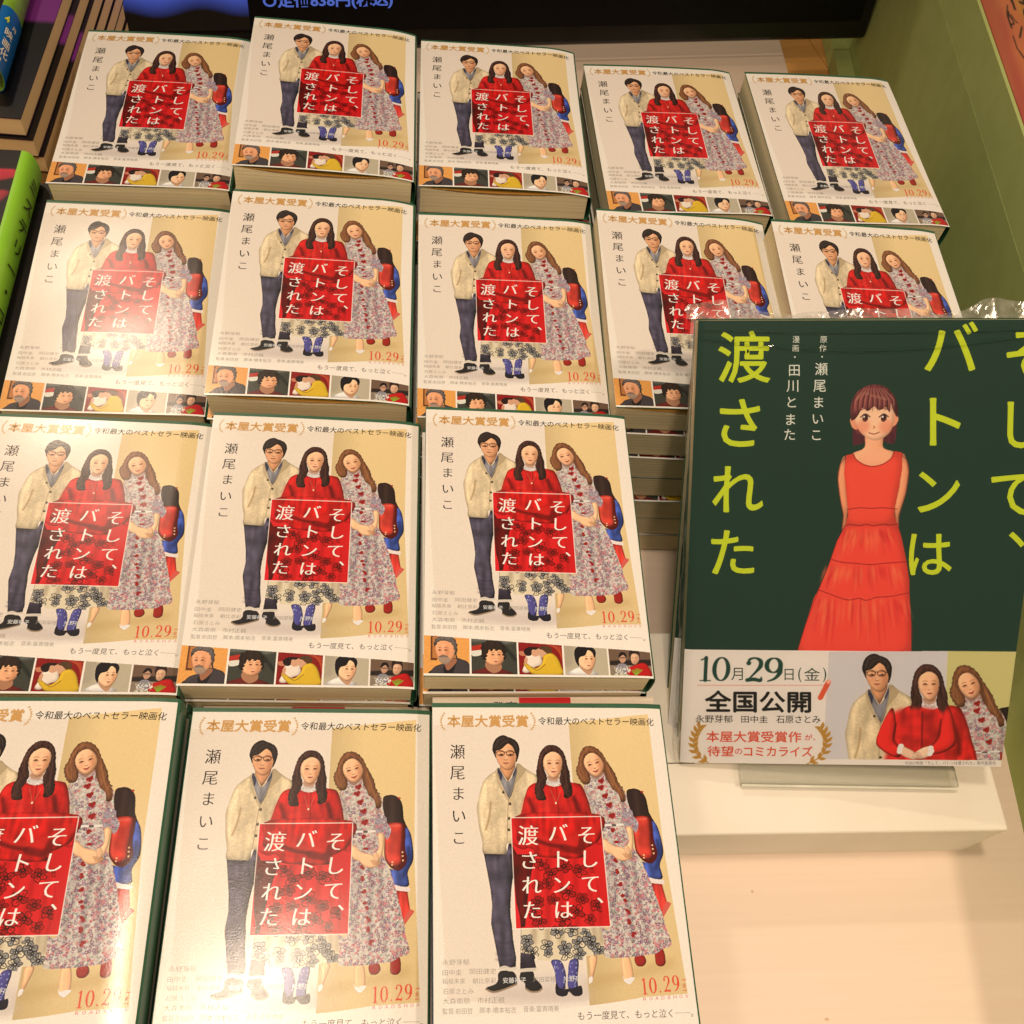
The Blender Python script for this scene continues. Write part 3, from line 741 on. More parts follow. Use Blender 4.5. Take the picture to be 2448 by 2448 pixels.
class Lettering:
    """collects glyph meshes in picture coordinates (mm, y down)"""
    def __init__(s):
        s.v, s.f, s.c, s.l, s.n = [], [], [], [], 0
    def add(s, v, f, col, bold=0.0, wide=0.0):
        if wide > 0:
            for i, dx in enumerate((-wide, -wide / 2, wide / 2, wide)):
                s.add1(v + [dx, 0], f, col, (i + 1) * 1.2e-5)
        if bold > 0:
            for i, (dx, dy) in enumerate(((bold, 0), (-bold, 0), (0, bold), (0, -bold))):
                s.add1(v + [dx, dy], f, col, (i + 1) * 1.2e-5)
        s.add1(v, f, col, 0.0)
    def add1(s, v, f, col, lift):
        s.l.append(np.full(len(v), lift))
        s.v.append(v)
        s.f += [[i + s.n for i in q] for q in f]
        s.c.append(np.tile(np.array(col, float) / 255, (len(v), 1)))
        s.n += len(v)
    def fit(s, txt, quad, col, off=0.0):
        """fit a line of text between quad's left and right edges: TL, TR, BR, BL in mm"""
        v, f = glyphs(txt, min(off, 0))
        q = np.asarray(quad, float)
        u = (v[:, 0] - v[:, 0].min()) / (np.ptp(v[:, 0]) + 1e-9)
        t = (v[:, 1].max() - v[:, 1]) / (np.ptp(v[:, 1]) + 1e-9)
        u, t = u[:, None], t[:, None]
        s.add(q[0] * (1 - u) * (1 - t) + q[1] * u * (1 - t) + q[2] * u * t + q[3] * (1 - u) * t, f, col, max(off, 0) * np.linalg.norm(q[3] - q[0]) * 1.15)
    def em(s, ch, T, c, e, col, off=0.0, sy=1.0, wide=0.0):
        """one character in an em square of side e centred on c, both in T's units"""
        v, f = glyphs(ch, min(off, 0))
        x = c[0] + (v[:, 0] - .5) * e
        y = c[1] - (v[:, 1] - .38) * e * sy
        p = T([(c[0], c[1]), (c[0] + e, c[1])])
        s.add(T(np.c_[x, y]), f, col, max(off, 0) * np.linalg.norm(p[1] - p[0]), wide * np.linalg.norm(p[1] - p[0]))

def s2l(c):
    c = np.clip(c, 0, 1)
    return np.where(c <= .04045, c / 12.92, ((c + .055) / 1.055) ** 2.4)
WHITE_SEEN = s2l(np.array([243, 225, 202]) / 255)
def ink(img):
    """colours as picked from the photograph -> reflectance of the ink, the lamps' tint divided out"""
    return np.clip(s2l(img) / WHITE_SEEN * .80, .004, .9)

def print_mesh(name, cv, let, W, H, zf, mat, lift=0.00005):
    """the picture as a fine sheet, bent by zf(u, v) (metres), lettering on top; origin at the sheet's centre"""
    xs = np.linspace(0, cv.w, cv.nx)
    ys = np.linspace(0, cv.h, cv.ny)
    X, Y = np.meshgrid(xs, ys)
    u, v = X / cv.w, Y / cv.h
    Z = zf(u, v)
    P = np.stack([(u - .5) * W, (.5 - v) * H, Z], -1).reshape(-1, 3)
    C = ink(cv.img).reshape(-1, 3)
    nx, ny = cv.nx, cv.ny
    i = (np.arange(ny - 1)[:, None] * nx + np.arange(nx - 1)[None, :]).ravel()
    Q = np.stack([i + nx, i + nx + 1, i + 1, i], -1)
    loops = [Q.ravel()]
    tot = [np.full(len(Q), 4)]
    if let is not None and let.n:
        lv = np.vstack(let.v)
        lu, lw = lv[:, 0] / cv.w, lv[:, 1] / cv.h
        LP = np.stack([(lu - .5) * W, (.5 - lw) * H, zf(lu, lw) + lift + np.concatenate(let.l)], -1)
        base = len(P)
        P = np.vstack([P, LP])
        C = np.vstack([C, ink(np.vstack(let.c))])
        loops.append(np.array([k + base for f in let.f for k in f]))
        tot.append(np.array([len(f) for f in let.f]))
    L = np.concatenate(loops)
    T = np.concatenate(tot)
    me = bpy.data.meshes.new(name)
    me.vertices.add(len(P))
    me.vertices.foreach_set('co', P.astype(np.float32).ravel())
    me.loops.add(len(L))
    me.loops.foreach_set('vertex_index', L.astype(np.int32))
    me.polygons.add(len(T))
    me.polygons.foreach_set('loop_start', np.concatenate([[0], np.cumsum(T)[:-1]]).astype(np.int32))
    me.polygons.foreach_set('loop_total', T.astype(np.int32))
    me.polygons.foreach_set('use_smooth', np.ones(len(T), bool))
    a = me.color_attributes.new('ink', 'FLOAT_COLOR', 'POINT')
    a.data.foreach_set('color', np.c_[C, np.ones(len(C))].astype(np.float32).ravel())
    me.update(calc_edges=True)
    me.materials.append(mat)
    return me

def cover_lettering():
    L = Lettering()
    K = (30, 26, 26)
    L.fit('本屋大賞受賞', A_([(168, 122), (640, 122), (640, 190), (168, 190)]), (208, 152, 84), .026)
    L.fit('令和最大のベストセラー映画化', A_([(700, 132), (1378, 136), (1378, 180), (700, 177)]), K, .004)
    for ch, c, e in (('瀬', (227, 335), 92), ('尾', (228, 457), 92), ('ま', (232, 580), 88), ('い', (235, 710), 92), ('こ', (236, 838), 90)):
        L.em(ch, A_, c, e, K, -.010, wide=.012)
    Wt = (246, 232, 214)
    for ch, c in (('渡', (510, 255)), ('さ', (520, 485)), ('れ', (540, 715)), ('た', (545, 945)), ('バ', (785, 232)), ('ト', (810, 475)), ('ン', (815, 712)), ('は', (835, 942)),
                  ('そ', (1048, 250)), ('し', (1072, 470)), ('て', (1085, 700)), ('、', (1232, 800))):
        L.em(ch, m_, c, 190 if ch != '渡' else 200, Wt, -.011, wide=.020)
    G = (160, 146, 128)
    for t, x0, x1, y0, y1 in (('永野芽郁', 52, 245, 342, 384), ('田中圭', 52, 190, 417, 458), ('岡田健史', 248, 440, 407, 449), ('稲垣来泉', 52, 216, 480, 520), ('朝比奈彩', 270, 440, 476, 517),
                              ('戸田菜穂', 706, 870, 466, 505), ('石原さとみ', 55, 275, 554, 594), ('大森南朋', 55, 246, 622, 664), ('市村正親', 306, 500, 614, 658),
                              ('監督:前田哲', 52, 270, 694, 738), ('脚本:橋本裕志', 320, 585, 686, 730), ('音楽:富貴晴美', 636, 893, 676, 720)):
        L.fit(t, b_([(x0, y0), (x1, y0 - 3), (x1, y1 - 3), (x0, y1)]), G, -.006)
    for t, x0, x1, y0, y1 in (('安藤裕子', 488, 655, 472, 514), ('木野花', 926, 1046, 462, 500)):
        L.fit(t, b_([(x0, y0), (x1, y0 - 3), (x1, y1 - 3), (x0, y1)]), (222, 214, 202), .006)
    L.fit('もう一度見て、もっと泣く──。', b_([(1030, 716), (1866, 690), (1866, 752), (1030, 778)]), (56, 48, 46), -.004)
    Rr = (214, 76, 60)
    for i, ch in enumerate('ROADSHOW'):
        x = 1503 + i * 43.5
        L.fit(ch, b_([(x, 613 - i * 3.2), (x + 22, 612 - i * 3.2), (x + 22, 636 - i * 3.2), (x, 637 - i * 3.2)]), Rr, -.01)
    L.fit('金', b_([(1787, 508), (1812, 507), (1812, 540), (1787, 541)]), Rr)
    return L

# --------------------------------------------------------------- the comic's printed front
CO = (0.2384, 0.1463, 0.070)
CM = Matrix.Rotation(math.radians(-11.4), 3, 'Z') @ Matrix.Rotation(math.radians(46.2), 3, 'X') @ Matrix.Rotation(math.radians(11.3), 3, 'Z')
CW, CH_ = 0.1685, 0.2325
def comic_map():
    """source photograph -> comic front (mm on a 128 x 176.6 sheet), from the comic's place in the scene"""
    src, dst = [], []
    for u in (-.5, .5):
        for v in (0, 1):
            P = Vector(CO) + CM @ Vector((u * CW, v * CH_, 0))
            c = RC.transposed() @ (P - Vector((0, 0, CAM_H)))
            src.append((1224 + 2403.3 * c.x / -c.z, 1224 - 2403.3 * c.y / -c.z))
            dst.append(((u + .5) * 128, (1 - v) * 176.6))
    A = []
    for (x, y), (U, V) in zip(src, dst):
        A.append([x, y, 1, 0, 0, 0, -U * x, -U * y, -U])
        A.append([0, 0, 0, x, y, 1, -V * x, -V * y, -V])
    M = np.linalg.svd(np.array(A))[2][-1].reshape(3, 3)
    return H3(M / M[2, 2])
HC = comic_map()
C_ = zoomT(2.333, 1620, 740, HC)
D_ = zoomT(1.6094, 1580, 700, HC)
E_ = zoomT(3.45, 1850, 1000, HC)
F_ = zoomT(2.226, 1580, 1450, HC)

def paint_comic():
    cv = Canvas(128, 176.6, 4.6, (33, 66, 51))
    G = (28, 58, 46)
    # a generic girl in a long tiered red dress
    OR = (255, 84, 62)
    c = C_
    cv.fill(c([(985, 600), (975, 745), (1010, 752), (1060, 740), (1140, 735), (1180, 745), (1210, 738), (1222, 600), (1180, 560), (1020, 560)]), (96, 44, 52), strands=.1)
    cv.fill(c([(1050, 690), (1140, 690), (1146, 770), (1215, 800), (1180, 868), (1095, 885), (1000, 860), (970, 806), (1040, 770)]), (252, 178, 132), sm=True, vol=.3)
    cv.fill(c([(965, 640), (962, 610), (985, 595), (1003, 640), (1000, 668), (978, 662)]), (246, 162, 118))
    cv.fill(c([(1228, 620), (1222, 580), (1200, 578), (1180, 645), (1205, 650)]), (246, 162, 118))
    cv.fill(c([(985, 600), (1000, 520), (1100, 470), (1195, 520), (1205, 600), (1190, 670), (1150, 712), (1100, 730), (1050, 712), (1005, 665)]), (255, 196, 152), vol=.3, volr=6)
    for ex in (1045, 1148):
        cv.dot(c([(ex, 606)])[0], 1.05, (60, 34, 34), ry=1.35)
        cv.dot(c([(ex - 6, 598)])[0], .35, (250, 230, 214))
        cv.line(c([(ex - 26, 600), (ex, 582), (ex + 26, 598)]), .4, (60, 34, 34))
        cv.line(c([(ex - 24, 560), (ex, 552), (ex + 22, 558)]), .3, (120, 66, 54))
        cv.dot(c([(ex + (-12 if ex < 1100 else 12), 652)])[0], 2.6, (244, 128, 96), .5, soft=3)
    cv.line(c([(1092, 650), (1098, 658), (1090, 662)]), .3, (190, 96, 74))
    cv.line(c([(1066, 688), (1095, 694), (1122, 684)]), .35, (160, 70, 60))
    cv.fill(c([(965, 612), (968, 520), (1010, 450), (1085, 418), (1160, 432), (1212, 490), (1228, 560), (1222, 600), (1200, 560), (1188, 520), (1180, 572), (1160, 545), (1120, 560), (1095, 540), (1060, 566), (1030, 548), (1005, 590), (985, 612)]), (128, 62, 62), vol=.5, volr=8, strands=.16)
    for k in range(26):
        x = 985 + k * 8.6
        cv.line(c([(1085 + (x - 1085) * .5, 440), (x, 500), (x - 4 + (x - 1090) * .05, 560 + 8 * math.sin(k * 1.7))]), [.3, .55, .2], ((84, 36, 42), (206, 134, 108), (160, 84, 76))[k % 3], .6)
    hair_strands(cv, [c([(1000, 500), (1030, 470), (1060, 470)]), c([(1080, 480), (1110, 486), (1160, 500)])], (186, 120, 96), 1.0, .6)
    e = E_
    for arm in ([(588, 318), (545, 380), (526, 500), (545, 660), (572, 800), (560, 920), (590, 900), (612, 740), (600, 600)], [(1056, 302), (1092, 340), (1112, 440), (1086, 620), (1030, 800), (1028, 890), (1006, 880), (992, 740), (1030, 560)]):
        cv.fill(e(arm), (248, 160, 112), vol=.4, volr=5)
        cv.line(e(arm + [arm[0]]), .3, (140, 52, 40), .7, sm=False)
    cv.fill(e([(595, 305), (652, 292), (680, 340), (740, 380), (810, 396), (890, 380), (960, 335), (992, 270), (1056, 282), (1056, 420), (1030, 560), (996, 735), (990, 800), (1020, 880), (585, 888), (612, 800), (608, 740), (592, 580), (578, 450)]), OR, sm=False, vol=.25, volr=12)
    cv.fill(e([(585, 888), (1020, 880), (1052, 985), (1092, 1180), (1116, 1340), (1116, 1440), (1130, 1700), (1132, 1960), (180, 1960), (260, 1700), (330, 1480), (368, 1410), (440, 1240), (520, 1010)]), (255, 78, 60), sm=False, vol=.3, volr=14)
    R = np.random.default_rng(5)
    for _ in range(150):
        t = R.uniform(-1, 1)
        y0 = R.choice([900, 1200, 1470]); ln = R.uniform(80, 240 if y0 < 1400 else 420)
        hw = {900: 190, 1200: 300, 1470: 380}[int(y0)]
        x = 800 + t * hw - (30 if y0 == 900 else 75)
        cv.line(e([(x, y0 + 10), (x + t * 18, y0 + ln / 2), (x + t * 50, y0 + ln)]), [.2, R.uniform(.6, 1.8), .2], (255, 130, 80) if R.random() < .5 else (226, 48, 48), .4, soft=1)
    LN = (150, 30, 34)
    for pts in ([(605, 752), (700, 738), (800, 742), (900, 738), (1012, 748)], [(585, 882), (640, 874), (700, 884), (760, 874), (820, 886), (900, 872), (960, 880), (1022, 870)],
                [(470, 1162), (560, 1186), (700, 1198), (800, 1206), (900, 1196), (1000, 1188), (1094, 1182)], [(362, 1412), (460, 1448), (600, 1496), (700, 1484), (760, 1500), (850, 1475), (960, 1468), (1110, 1438)],
                [(652, 292), (680, 340), (740, 380), (810, 396), (890, 380), (960, 335), (992, 270)]):
        cv.line(e(pts), .34, LN, .8)
    cv.line(e([(585, 888), (520, 1010), (440, 1240), (368, 1410), (260, 1700), (180, 1960)]), .3, (150, 30, 34), .6, sm=False)
    # paper band (obi)
    f = F_
    lo = f([(100, 853), (1800, 858)])
    hi = f([(128, 232), (1905, 240)])
    yb = float(hi[:, 1].mean())
    cv.fill([(-1, yb), (129, yb), (129, 178), (-1, 178)], (238, 220, 200), sm=False)
    cv.fill(f([(893, 240), (1525, 236), (1510, 820), (860, 818)]), (216, 202, 192), sm=False)
    cv.fill(f([(1525, 236), (1930, 240), (1845, 822), (1500, 820)]), (214, 198, 126), sm=False)
    clipq = f([(860, 236), (1930, 240), (1838, 818), (850, 816)])
    cv.fill(f([(1785, 560), (1830, 535), (1900, 545), (1850, 680), (1790, 660)]), (44, 32, 30))
    cv.fill(f([(1790, 680), (1860, 678), (1840, 816), (1750, 816)]), (172, 46, 36), sm=False)
    T = lambda p: f([(1140 + .545 * (x - 335), 250 + .545 * (y - 78)) for x, y in p])
    cv.clip(clipq, lambda bx: trio(cv, T, woman_dx=-48), sm=False)
    def girl(bx):
        RD_ = (190, 28, 30)
        cv.fill(f([(1240, 560), (1500, 560), (1530, 700), (1510, 840), (1215, 840), (1205, 760)]), (226, 40, 36), soft=4, fold=.06, crease=.08)
        for q in ([(1235, 540), (1200, 575), (1160, 660), (1143, 715), (1156, 748), (1215, 790), (1268, 800), (1276, 748), (1240, 720), (1250, 640)], [(1520, 530), (1548, 570), (1560, 640), (1570, 700), (1556, 742), (1500, 775), (1425, 786), (1424, 744), (1475, 700), (1490, 620)]):
            cv.fill(f(q), (234, 44, 38), vol=.9, volr=6)
        for q in ([(1250, 620), (1236, 700), (1262, 742)], [(1488, 600), (1476, 690), (1440, 738)], [(1390, 560), (1388, 680), (1386, 815)]):
            cv.line(f(q), .6, (100, 12, 18), .8, soft=1)
        cv.fill(f([(1266, 738), (1300, 748), (1345, 772), (1368, 798), (1352, 812), (1320, 808), (1285, 792), (1264, 772)]), (236, 190, 152), vol=.4, volr=3)
        cv.fill(f([(1436, 744), (1400, 748), (1362, 768), (1338, 790), (1350, 806), (1400, 806), (1440, 782)]), (240, 198, 160), vol=.4, volr=3)
        for k in range(4):
            cv.line(f([(1344 + k * 5, 780 + k * 7), (1372 + k * 6, 774 + k * 8)]), .25, (170, 108, 80), .9)
        for q in ((1270, 756), (1276, 742), (1268, 770), (1434, 752), (1438, 768), (1430, 782)):
            cv.dot(f([q])[0], 1.1, (240, 228, 216))
    cv.clip(clipq, girl, sm=False)
    cv.fill([(-1, f([(1000, 817)])[0][1]), (129, f([(1800, 818)])[0][1]), (129, 178), (-1, 178)], (238, 220, 200), sm=False)
    cv.img = punch(cv.img, .15, 2, .12)
    GR = (28, 66, 52)
    for d, X, w_ in (('1', 196, 76), ('0', 276, 90), ('2', 452, 92), ('9', 550, 96)):
        a, c2 = f([(X, 266 + (X - 196) * .012)])[0], f([(X + w_, 396 + (X - 196) * .012)])[0]
        digit(cv, d, a[0], a[1], c2[0] - a[0], c2[1] - a[1], GR)
    for k in range(46):
        x = 196 + k * 14.8
        cv.line(f([(x, 418), (x + 8, 418.5)]), .3, (216, 90, 70), .8, sm=False)
    cv.line(f([(848, 484), (890, 402)]), 2.1, (222, 88, 54), sm=False)
    cv.dot(f([(891, 400)])[0], .85, (246, 170, 140))
    GO = (186, 132, 52)
    laurel(cv, f([(210, 634), (184, 680), (176, 735), (196, 790), (256, 834)]), 2.7, GO, lw=.5)
    laurel(cv, f([(850, 640), (876, 685), (880, 735), (852, 795), (775, 838)]), 2.7, GO, lw=.5)
    return cv

def comic_lettering():
    L = Lettering()
    Y = (206, 214, 44)
    for ch, c, e in (('渡', (320, 247), 212), ('さ', (302, 500), 214), ('れ', (292, 755), 208), ('た', (275, 998), 200), ('バ', (1114, 212), 226), ('ト', (1074, 494), 222),
                     ('ン', (1062, 762), 204), ('は', (1030, 1004), 192), ('そ', (1420, 235), 222), ('し', (1390, 505), 210), ('て', (1360, 770), 210), ('、', (1430, 890), 200)):
        L.em(ch, D_, c, e, Y, .012)
    Wt = (232, 226, 202)
    for ch, c, e in (('漫', (520, 179), 29), ('画', (518, 213), 29), ('・', (515, 247), 29), ('田', (513, 297), 50), ('川', (508, 357), 52), ('と', (502, 420), 50), ('ま', (498, 487), 50), ('た', (495, 545), 50),
                     ('原', (626, 179), 29), ('作', (623, 213), 29), ('・', (620, 246), 29), ('瀬', (617, 293), 52), ('尾', (611, 357), 52), ('ま', (606, 421), 50), ('い', (603, 484), 50), ('こ', (598, 546), 50)):
        L.em(ch, D_, c, e, Wt, .004)
    f = F_
    def ln(t, x0, y0, x1, y1, col, off=0.0, dy=0):
        L.fit(t, f([(x0, y0), (x1, y0 + dy), (x1, y1 + dy), (x0, y1)]), col, off)
    GR = (28, 66, 52)
    ln('月', 374, 326, 436, 392, GR); ln('日', 658, 332, 706, 392, GR); ln('(', 730, 324, 748, 402, GR); ln('金', 762, 326, 846, 394, GR); ln(')', 862, 324, 880, 402, GR)
    ln('全国公開', 236, 448, 796, 560, (30, 30, 28), .026, 3)
    ln('永野芽郁', 184, 577, 382, 617, (38, 36, 34), .004, 1)
    ln('田中圭', 428, 580, 568, 618, (38, 36, 34), .004, 1)
    ln('石原さとみ', 614, 580, 848, 620, (38, 36, 34), .004, 1)
    RD = (222, 84, 54)
    ln('本屋大賞受賞作', 242, 662, 746, 720, RD, .016, 3)
    ln('が、', 766, 680, 822, 712, RD, .012)
    ln('待望', 248, 742, 386, 796, RD, .016, 1)
    ln('の', 394, 756, 432, 786, RD, .016)
    ln('コミカライズ', 442, 742, 806, 796, RD, .016, 2)
    ln('©2021映画「そして、バトンは渡された」製作委員会', 1300, 822, 1782, 842, (120, 116, 108))
    return L

# --------------------------------------------------------------- generic mesh helpers
col = sc.collection
def mesh(name, verts, faces, mats, fm=None, smooth=False):
    me = bpy.data.meshes.new(name)
    me.from_pydata([tuple(map(float, v)) for v in verts], [], faces)
    for m in (mats if isinstance(mats, (list, tuple)) else [mats]):
        me.materials.append(m)
    if fm is not None:
        me.polygons.foreach_set('material_index', fm)
    if smooth:
        me.polygons.foreach_set('use_smooth', [True] * len(me.polygons))
    me.update()
    return me
def obj(name, me, parent=None, loc=None, rot=None):
    o = bpy.data.objects.new(name, me)
    col.objects.link(o)
    if parent:
        o.parent = parent
    if loc is not None:
        o.location = loc
    if rot is not None:
        o.rotation_euler = rot
    return o
def tag(o, label, cat, group=None):
    o['label'] = label
    o['category'] = cat
    if group:
        o['group'] = group
    return o
def empty(name, loc=(0, 0, 0), rot=(0, 0, 0)):
    o = bpy.data.objects.new(name, None)
    col.objects.link(o)
    o.location = loc
    o.rotation_euler = rot
    o.empty_display_size = .02
    return o
def box_vf(x0, x1, y0, y1, z0, z1):
    v = [(x0, y0, z0), (x1, y0, z0), (x1, y1, z0), (x0, y1, z0), (x0, y0, z1), (x1, y0, z1), (x1, y1, z1), (x0, y1, z1)]
    f = [(0, 3, 2, 1), (4, 5, 6, 7), (0, 1, 5, 4), (1, 2, 6, 5), (2, 3, 7, 6), (3, 0, 4, 7)]
    return v, f
def bevel(o, w, seg=2):
    b = o.modifiers.new('bevel', 'BEVEL')
    b.width = w
    b.segments = seg
    b.limit_method = 'ANGLE'
    return o
def sheet(fn, nu, nv, thick, name, mats, smooth=True):
    """closed thin sheet from a surface function fn(u, v) -> point, thickened along its normals"""
    P = np.array([[fn(i / nu, j / nv) for i in range(nu + 1)] for j in range(nv + 1)], float)
    du = np.gradient(P, axis=1)
    dv = np.gradient(P, axis=0)
    N = np.cross(du, dv)
    N /= np.linalg.norm(N, axis=2, keepdims=True) + 1e-12
    Q = P - N * thick
    V = np.vstack([P.reshape(-1, 3), Q.reshape(-1, 3)])
    n = (nu + 1) * (nv + 1)
    F = []
    for j in range(nv):
        for i in range(nu):
            a = j * (nu + 1) + i
            F.append((a, a + 1, a + nu + 2, a + nu + 1))
            F.append((a + n, a + n + nu + 1, a + n + nu + 2, a + n + 1))
    for i in range(nu):
        a = i; F.append((a, a + n, a + n + 1, a + 1))
        a = nv * (nu + 1) + i; F.append((a, a + 1, a + n + 1, a + n))
    for j in range(nv):
        a = j * (nu + 1); F.append((a, a + nu + 1, a + n + nu + 1, a + n))
        a = j * (nu + 1) + nu; F.append((a, a + n, a + n + nu + 1, a + nu + 1))
    return mesh(name, V, F, mats, smooth=False)

# --------------------------------------------------------------- materials
M_PRINT = print_mat('printed laminate', 0.20, 0.14, .42)
M_PRINT2 = print_mat('printed comic cover', 0.3, 0.05, .35)
M_GREEN = noise_mat('green cover board', srgb(38, 84, 62), srgb(44, 94, 70), 40, .38)
M_TABLE = noise_mat('pale wood grain laminate', srgb(236, 217, 203), srgb(240, 223, 210), 14, .42, (.35, 16, 1), bump=.05, lo=.25, hi=.75, spec=.35)
M_FELT = noise_mat('olive green panel', srgb(166, 180, 114), srgb(172, 186, 120), 60, .85, bump=.25, bscale=1800, spec=.2)
M_FLOORW = noise_mat('orange wood', srgb(226, 170, 96), srgb(206, 148, 80), 6, .5, (1, 8, 1))
M_BOX = noise_mat('matte white board', srgb(240, 236, 228), srgb(232, 227, 217), 12, .6, bump=.03, spec=.3)
M_SEAM = noise_mat('seam shadow gap', srgb(120, 110, 96), srgb(104, 92, 80), 40, .8)
M_BLACK, _, b_b = new_mat('black gloss plastic')
b_b.inputs['Base Color'].default_value = (.006, .006, .007, 1)
b_b.inputs['Roughness'].default_value = .16
M_BLACKM, _, b_b = new_mat('black screen glass')
b_b.inputs['Base Color'].default_value = (.003, .003, .004, 1)
b_b.inputs['Roughness'].default_value = .3
b_b.inputs['Specular IOR Level'].default_value = .2

def page_mat(name, c1, c2, freq=1500.0, bump=.5):
    m, nt, b = new_mat(name)
    tc = nt.nodes.new('ShaderNodeTexCoord')
    mp = nt.nodes.new('ShaderNodeMapping')
    mp.inputs['Scale'].default_value = (3, 3, freq)
    nt.links.new(tc.outputs['Object'], mp.inputs[0])
    n = nt.nodes.new('ShaderNodeTexNoise')
    n.inputs['Scale'].default_value = 1.0
    n.inputs['Detail'].default_value = 6
    n.inputs['Roughness'].default_value = .7
    nt.links.new(mp.outputs[0], n.inputs['Vector'])
    r = nt.nodes.new('ShaderNodeValToRGB')
    r.color_ramp.elements[0].position = .36
    r.color_ramp.elements[1].position = .62
    r.color_ramp.elements[0].color = c1
    r.color_ramp.elements[1].color = c2
    nt.links.new(n.outputs[0], r.inputs[0])
    nt.links.new(r.outputs[0], b.inputs['Base Color'])
    bn = nt.nodes.new('ShaderNodeBump')
    bn.inputs['Strength'].default_value = bump
    bn.inputs['Distance'].default_value = .0003
    nt.links.new(n.outputs[0], bn.inputs['Height'])
    nt.links.new(bn.outputs[0], b.inputs['Normal'])
    b.inputs['Roughness'].default_value = .8
    b.inputs['Specular IOR Level'].default_value = .2
    return m
M_PAGE = page_mat('paper page edges', srgb(206, 194, 160), srgb(236, 224, 192), 1300)
M_PAGE2 = page_mat('tan page edges', srgb(232, 202, 156), srgb(238, 210, 164), 500, .1)
M_FLAP = noise_mat('ochre flap', srgb(226, 170, 80), srgb(214, 156, 70), 30, .5)
M_FLAP2 = noise_mat('green inner flap', srgb(44, 92, 66), srgb(50, 98, 72), 30, .5)

# --------------------------------------------------------------- the paperback
BT = 0.0200          # nominal thickness of one book; copies are scaled to their stack
BW, BL = 0.105, 0.148
cover_cv = paint_cover()
cover_let = cover_lettering()
def droop(amount, x0=.86):
    def z(u, v):
        t = np.clip((u - x0) / (1 - x0), 0, 1)
        return -amount * t * t * (1.15 - .3 * np.asarray(v))
    return z
def zf_flat(u, v):
    return droop(.0013)(u, v) + .0002 * np.sin(np.asarray(v) * 9 + np.asarray(u) * 4)
def zf_puff(u, v):
    u = np.asarray(u); v = np.asarray(v)
    return droop(.0022, .80)(u, v) + .0010 * np.sin(np.pi * u) * v ** 2 + .0003 * np.sin(v * 7 + u * 3)
def zf_wave(u, v):
    u = np.asarray(u); v = np.asarray(v)
    return droop(.0016, .84)(u, v) + .0006 * np.sin(np.pi * 1.1 * u + .3) * (1 - v) + .0005 * np.sin(v * 5 + 1)
FORMS = {'flat': zf_flat, 'puff': zf_puff, 'wave': zf_wave}
PUFF_GAP = {'flat': 0.0, 'puff': 0.0062, 'wave': 0.0014}

def book_parts(kind):
    zf = FORMS[kind]
    gap = PUFF_GAP[kind]
    out = []
    # local frame: origin at the book's base centre, top of printed sheet at z = BT
    top = lambda u, v: float(zf(np.array(u), np.array(v))) + BT
    # page block
    V, F = [], []
    nu, nv = 20, 10
    x0, x1, y0, y1 = -BW / 2 + .0008, BW / 2 - .0012, -BL / 2 + .0010, BL / 2 - .0012
    for j in range(nv + 1):
        for i in range(nu + 1):
            u, v = i / nu, 1 - j / nv
            x, y = x0 + (x1 - x0) * u, y0 + (y1 - y0) * (1 - v)
            sag = gap * (math.sin(math.pi * min(1, u * 1.08)) ** .8 if 0 < u < .925 else 0) * max(0, (v - .35) / .65) ** 1.3
            z = top(u, v) - .0007 - sag
            V.append((x, y, z))
    n = len(V)
    for j in range(nv + 1):
        for i in range(nu + 1):
            u, v = i / nu, 1 - j / nv
            V.append((x0 + (x1 - x0) * u, y0 + (y1 - y0) * (1 - v), .0005))
    idx = lambda i, j: j * (nu + 1) + i
    for j in range(nv):
        for i in range(nu):
            F.append((idx(i, j), idx(i + 1, j), idx(i + 1, j + 1), idx(i, j + 1)))
            F.append((n + idx(i, j), n + idx(i, j + 1), n + idx(i + 1, j + 1), n + idx(i + 1, j)))
    for i in range(nu):
        F.append((idx(i, 0), n + idx(i, 0), n + idx(i + 1, 0), idx(i + 1, 0)))
        F.append((idx(i, nv), idx(i + 1, nv), n + idx(i + 1, nv), n + idx(i, nv)))
    for j in range(nv):
        F.append((idx(0, j), idx(0, j + 1), n + idx(0, j + 1), n + idx(0, j)))
        F.append((idx(nu, j), n + idx(nu, j), n + idx(nu, j + 1), idx(nu, j + 1)))
    out.append(('page_block', mesh('page_block', V, F, M_PAGE)))
    # green dust jacket: front, spine on the right, back
    def jacket(u, v):
        y = BL / 2 - v * BL
        vv = min(1, max(0, v))
        if u < .42:
            q = u / .42
            return (-BW / 2 + q * BW, y, top(q, vv) - .00012)
        if u > .58:
            q = (1 - u) / .42
            return (-BW / 2 + .001 + q * (BW - .001), max(y, -BL / 2 + .0016), .0004)
        q = (u - .42) / .16
        zt, zb = top(1, vv) - .00012, .0004
        a = q * math.pi
        return (BW / 2 + .0016 * math.sin(a) ** .6, y, zt + (zb - zt) * (1 - math.cos(a)) / 2)
    out.append(('dust_jacket', sheet(jacket, 50, 10, -.0003, 'dust_jacket', M_GREEN)))
    if gap > .002:
        def flap(u, v):
            q = u * .93
            yy = -BL / 2 + .0006 + v * .06
            vv = 1 - v * .4
            s_ = gap * .55 * math.sin(math.pi * min(1, q * 1.08)) ** .8 * max(0, (vv - .35) / .65) ** 1.3 if q > 0 else 0
            return (-BW / 2 + .0006 + q * BW, yy, top(q, vv) - .0006 - s_ - .0002)
        out.append(('inner_flap', sheet(flap, 24, 5, -.0002, 'inner_flap', M_FLAP)))
    return out

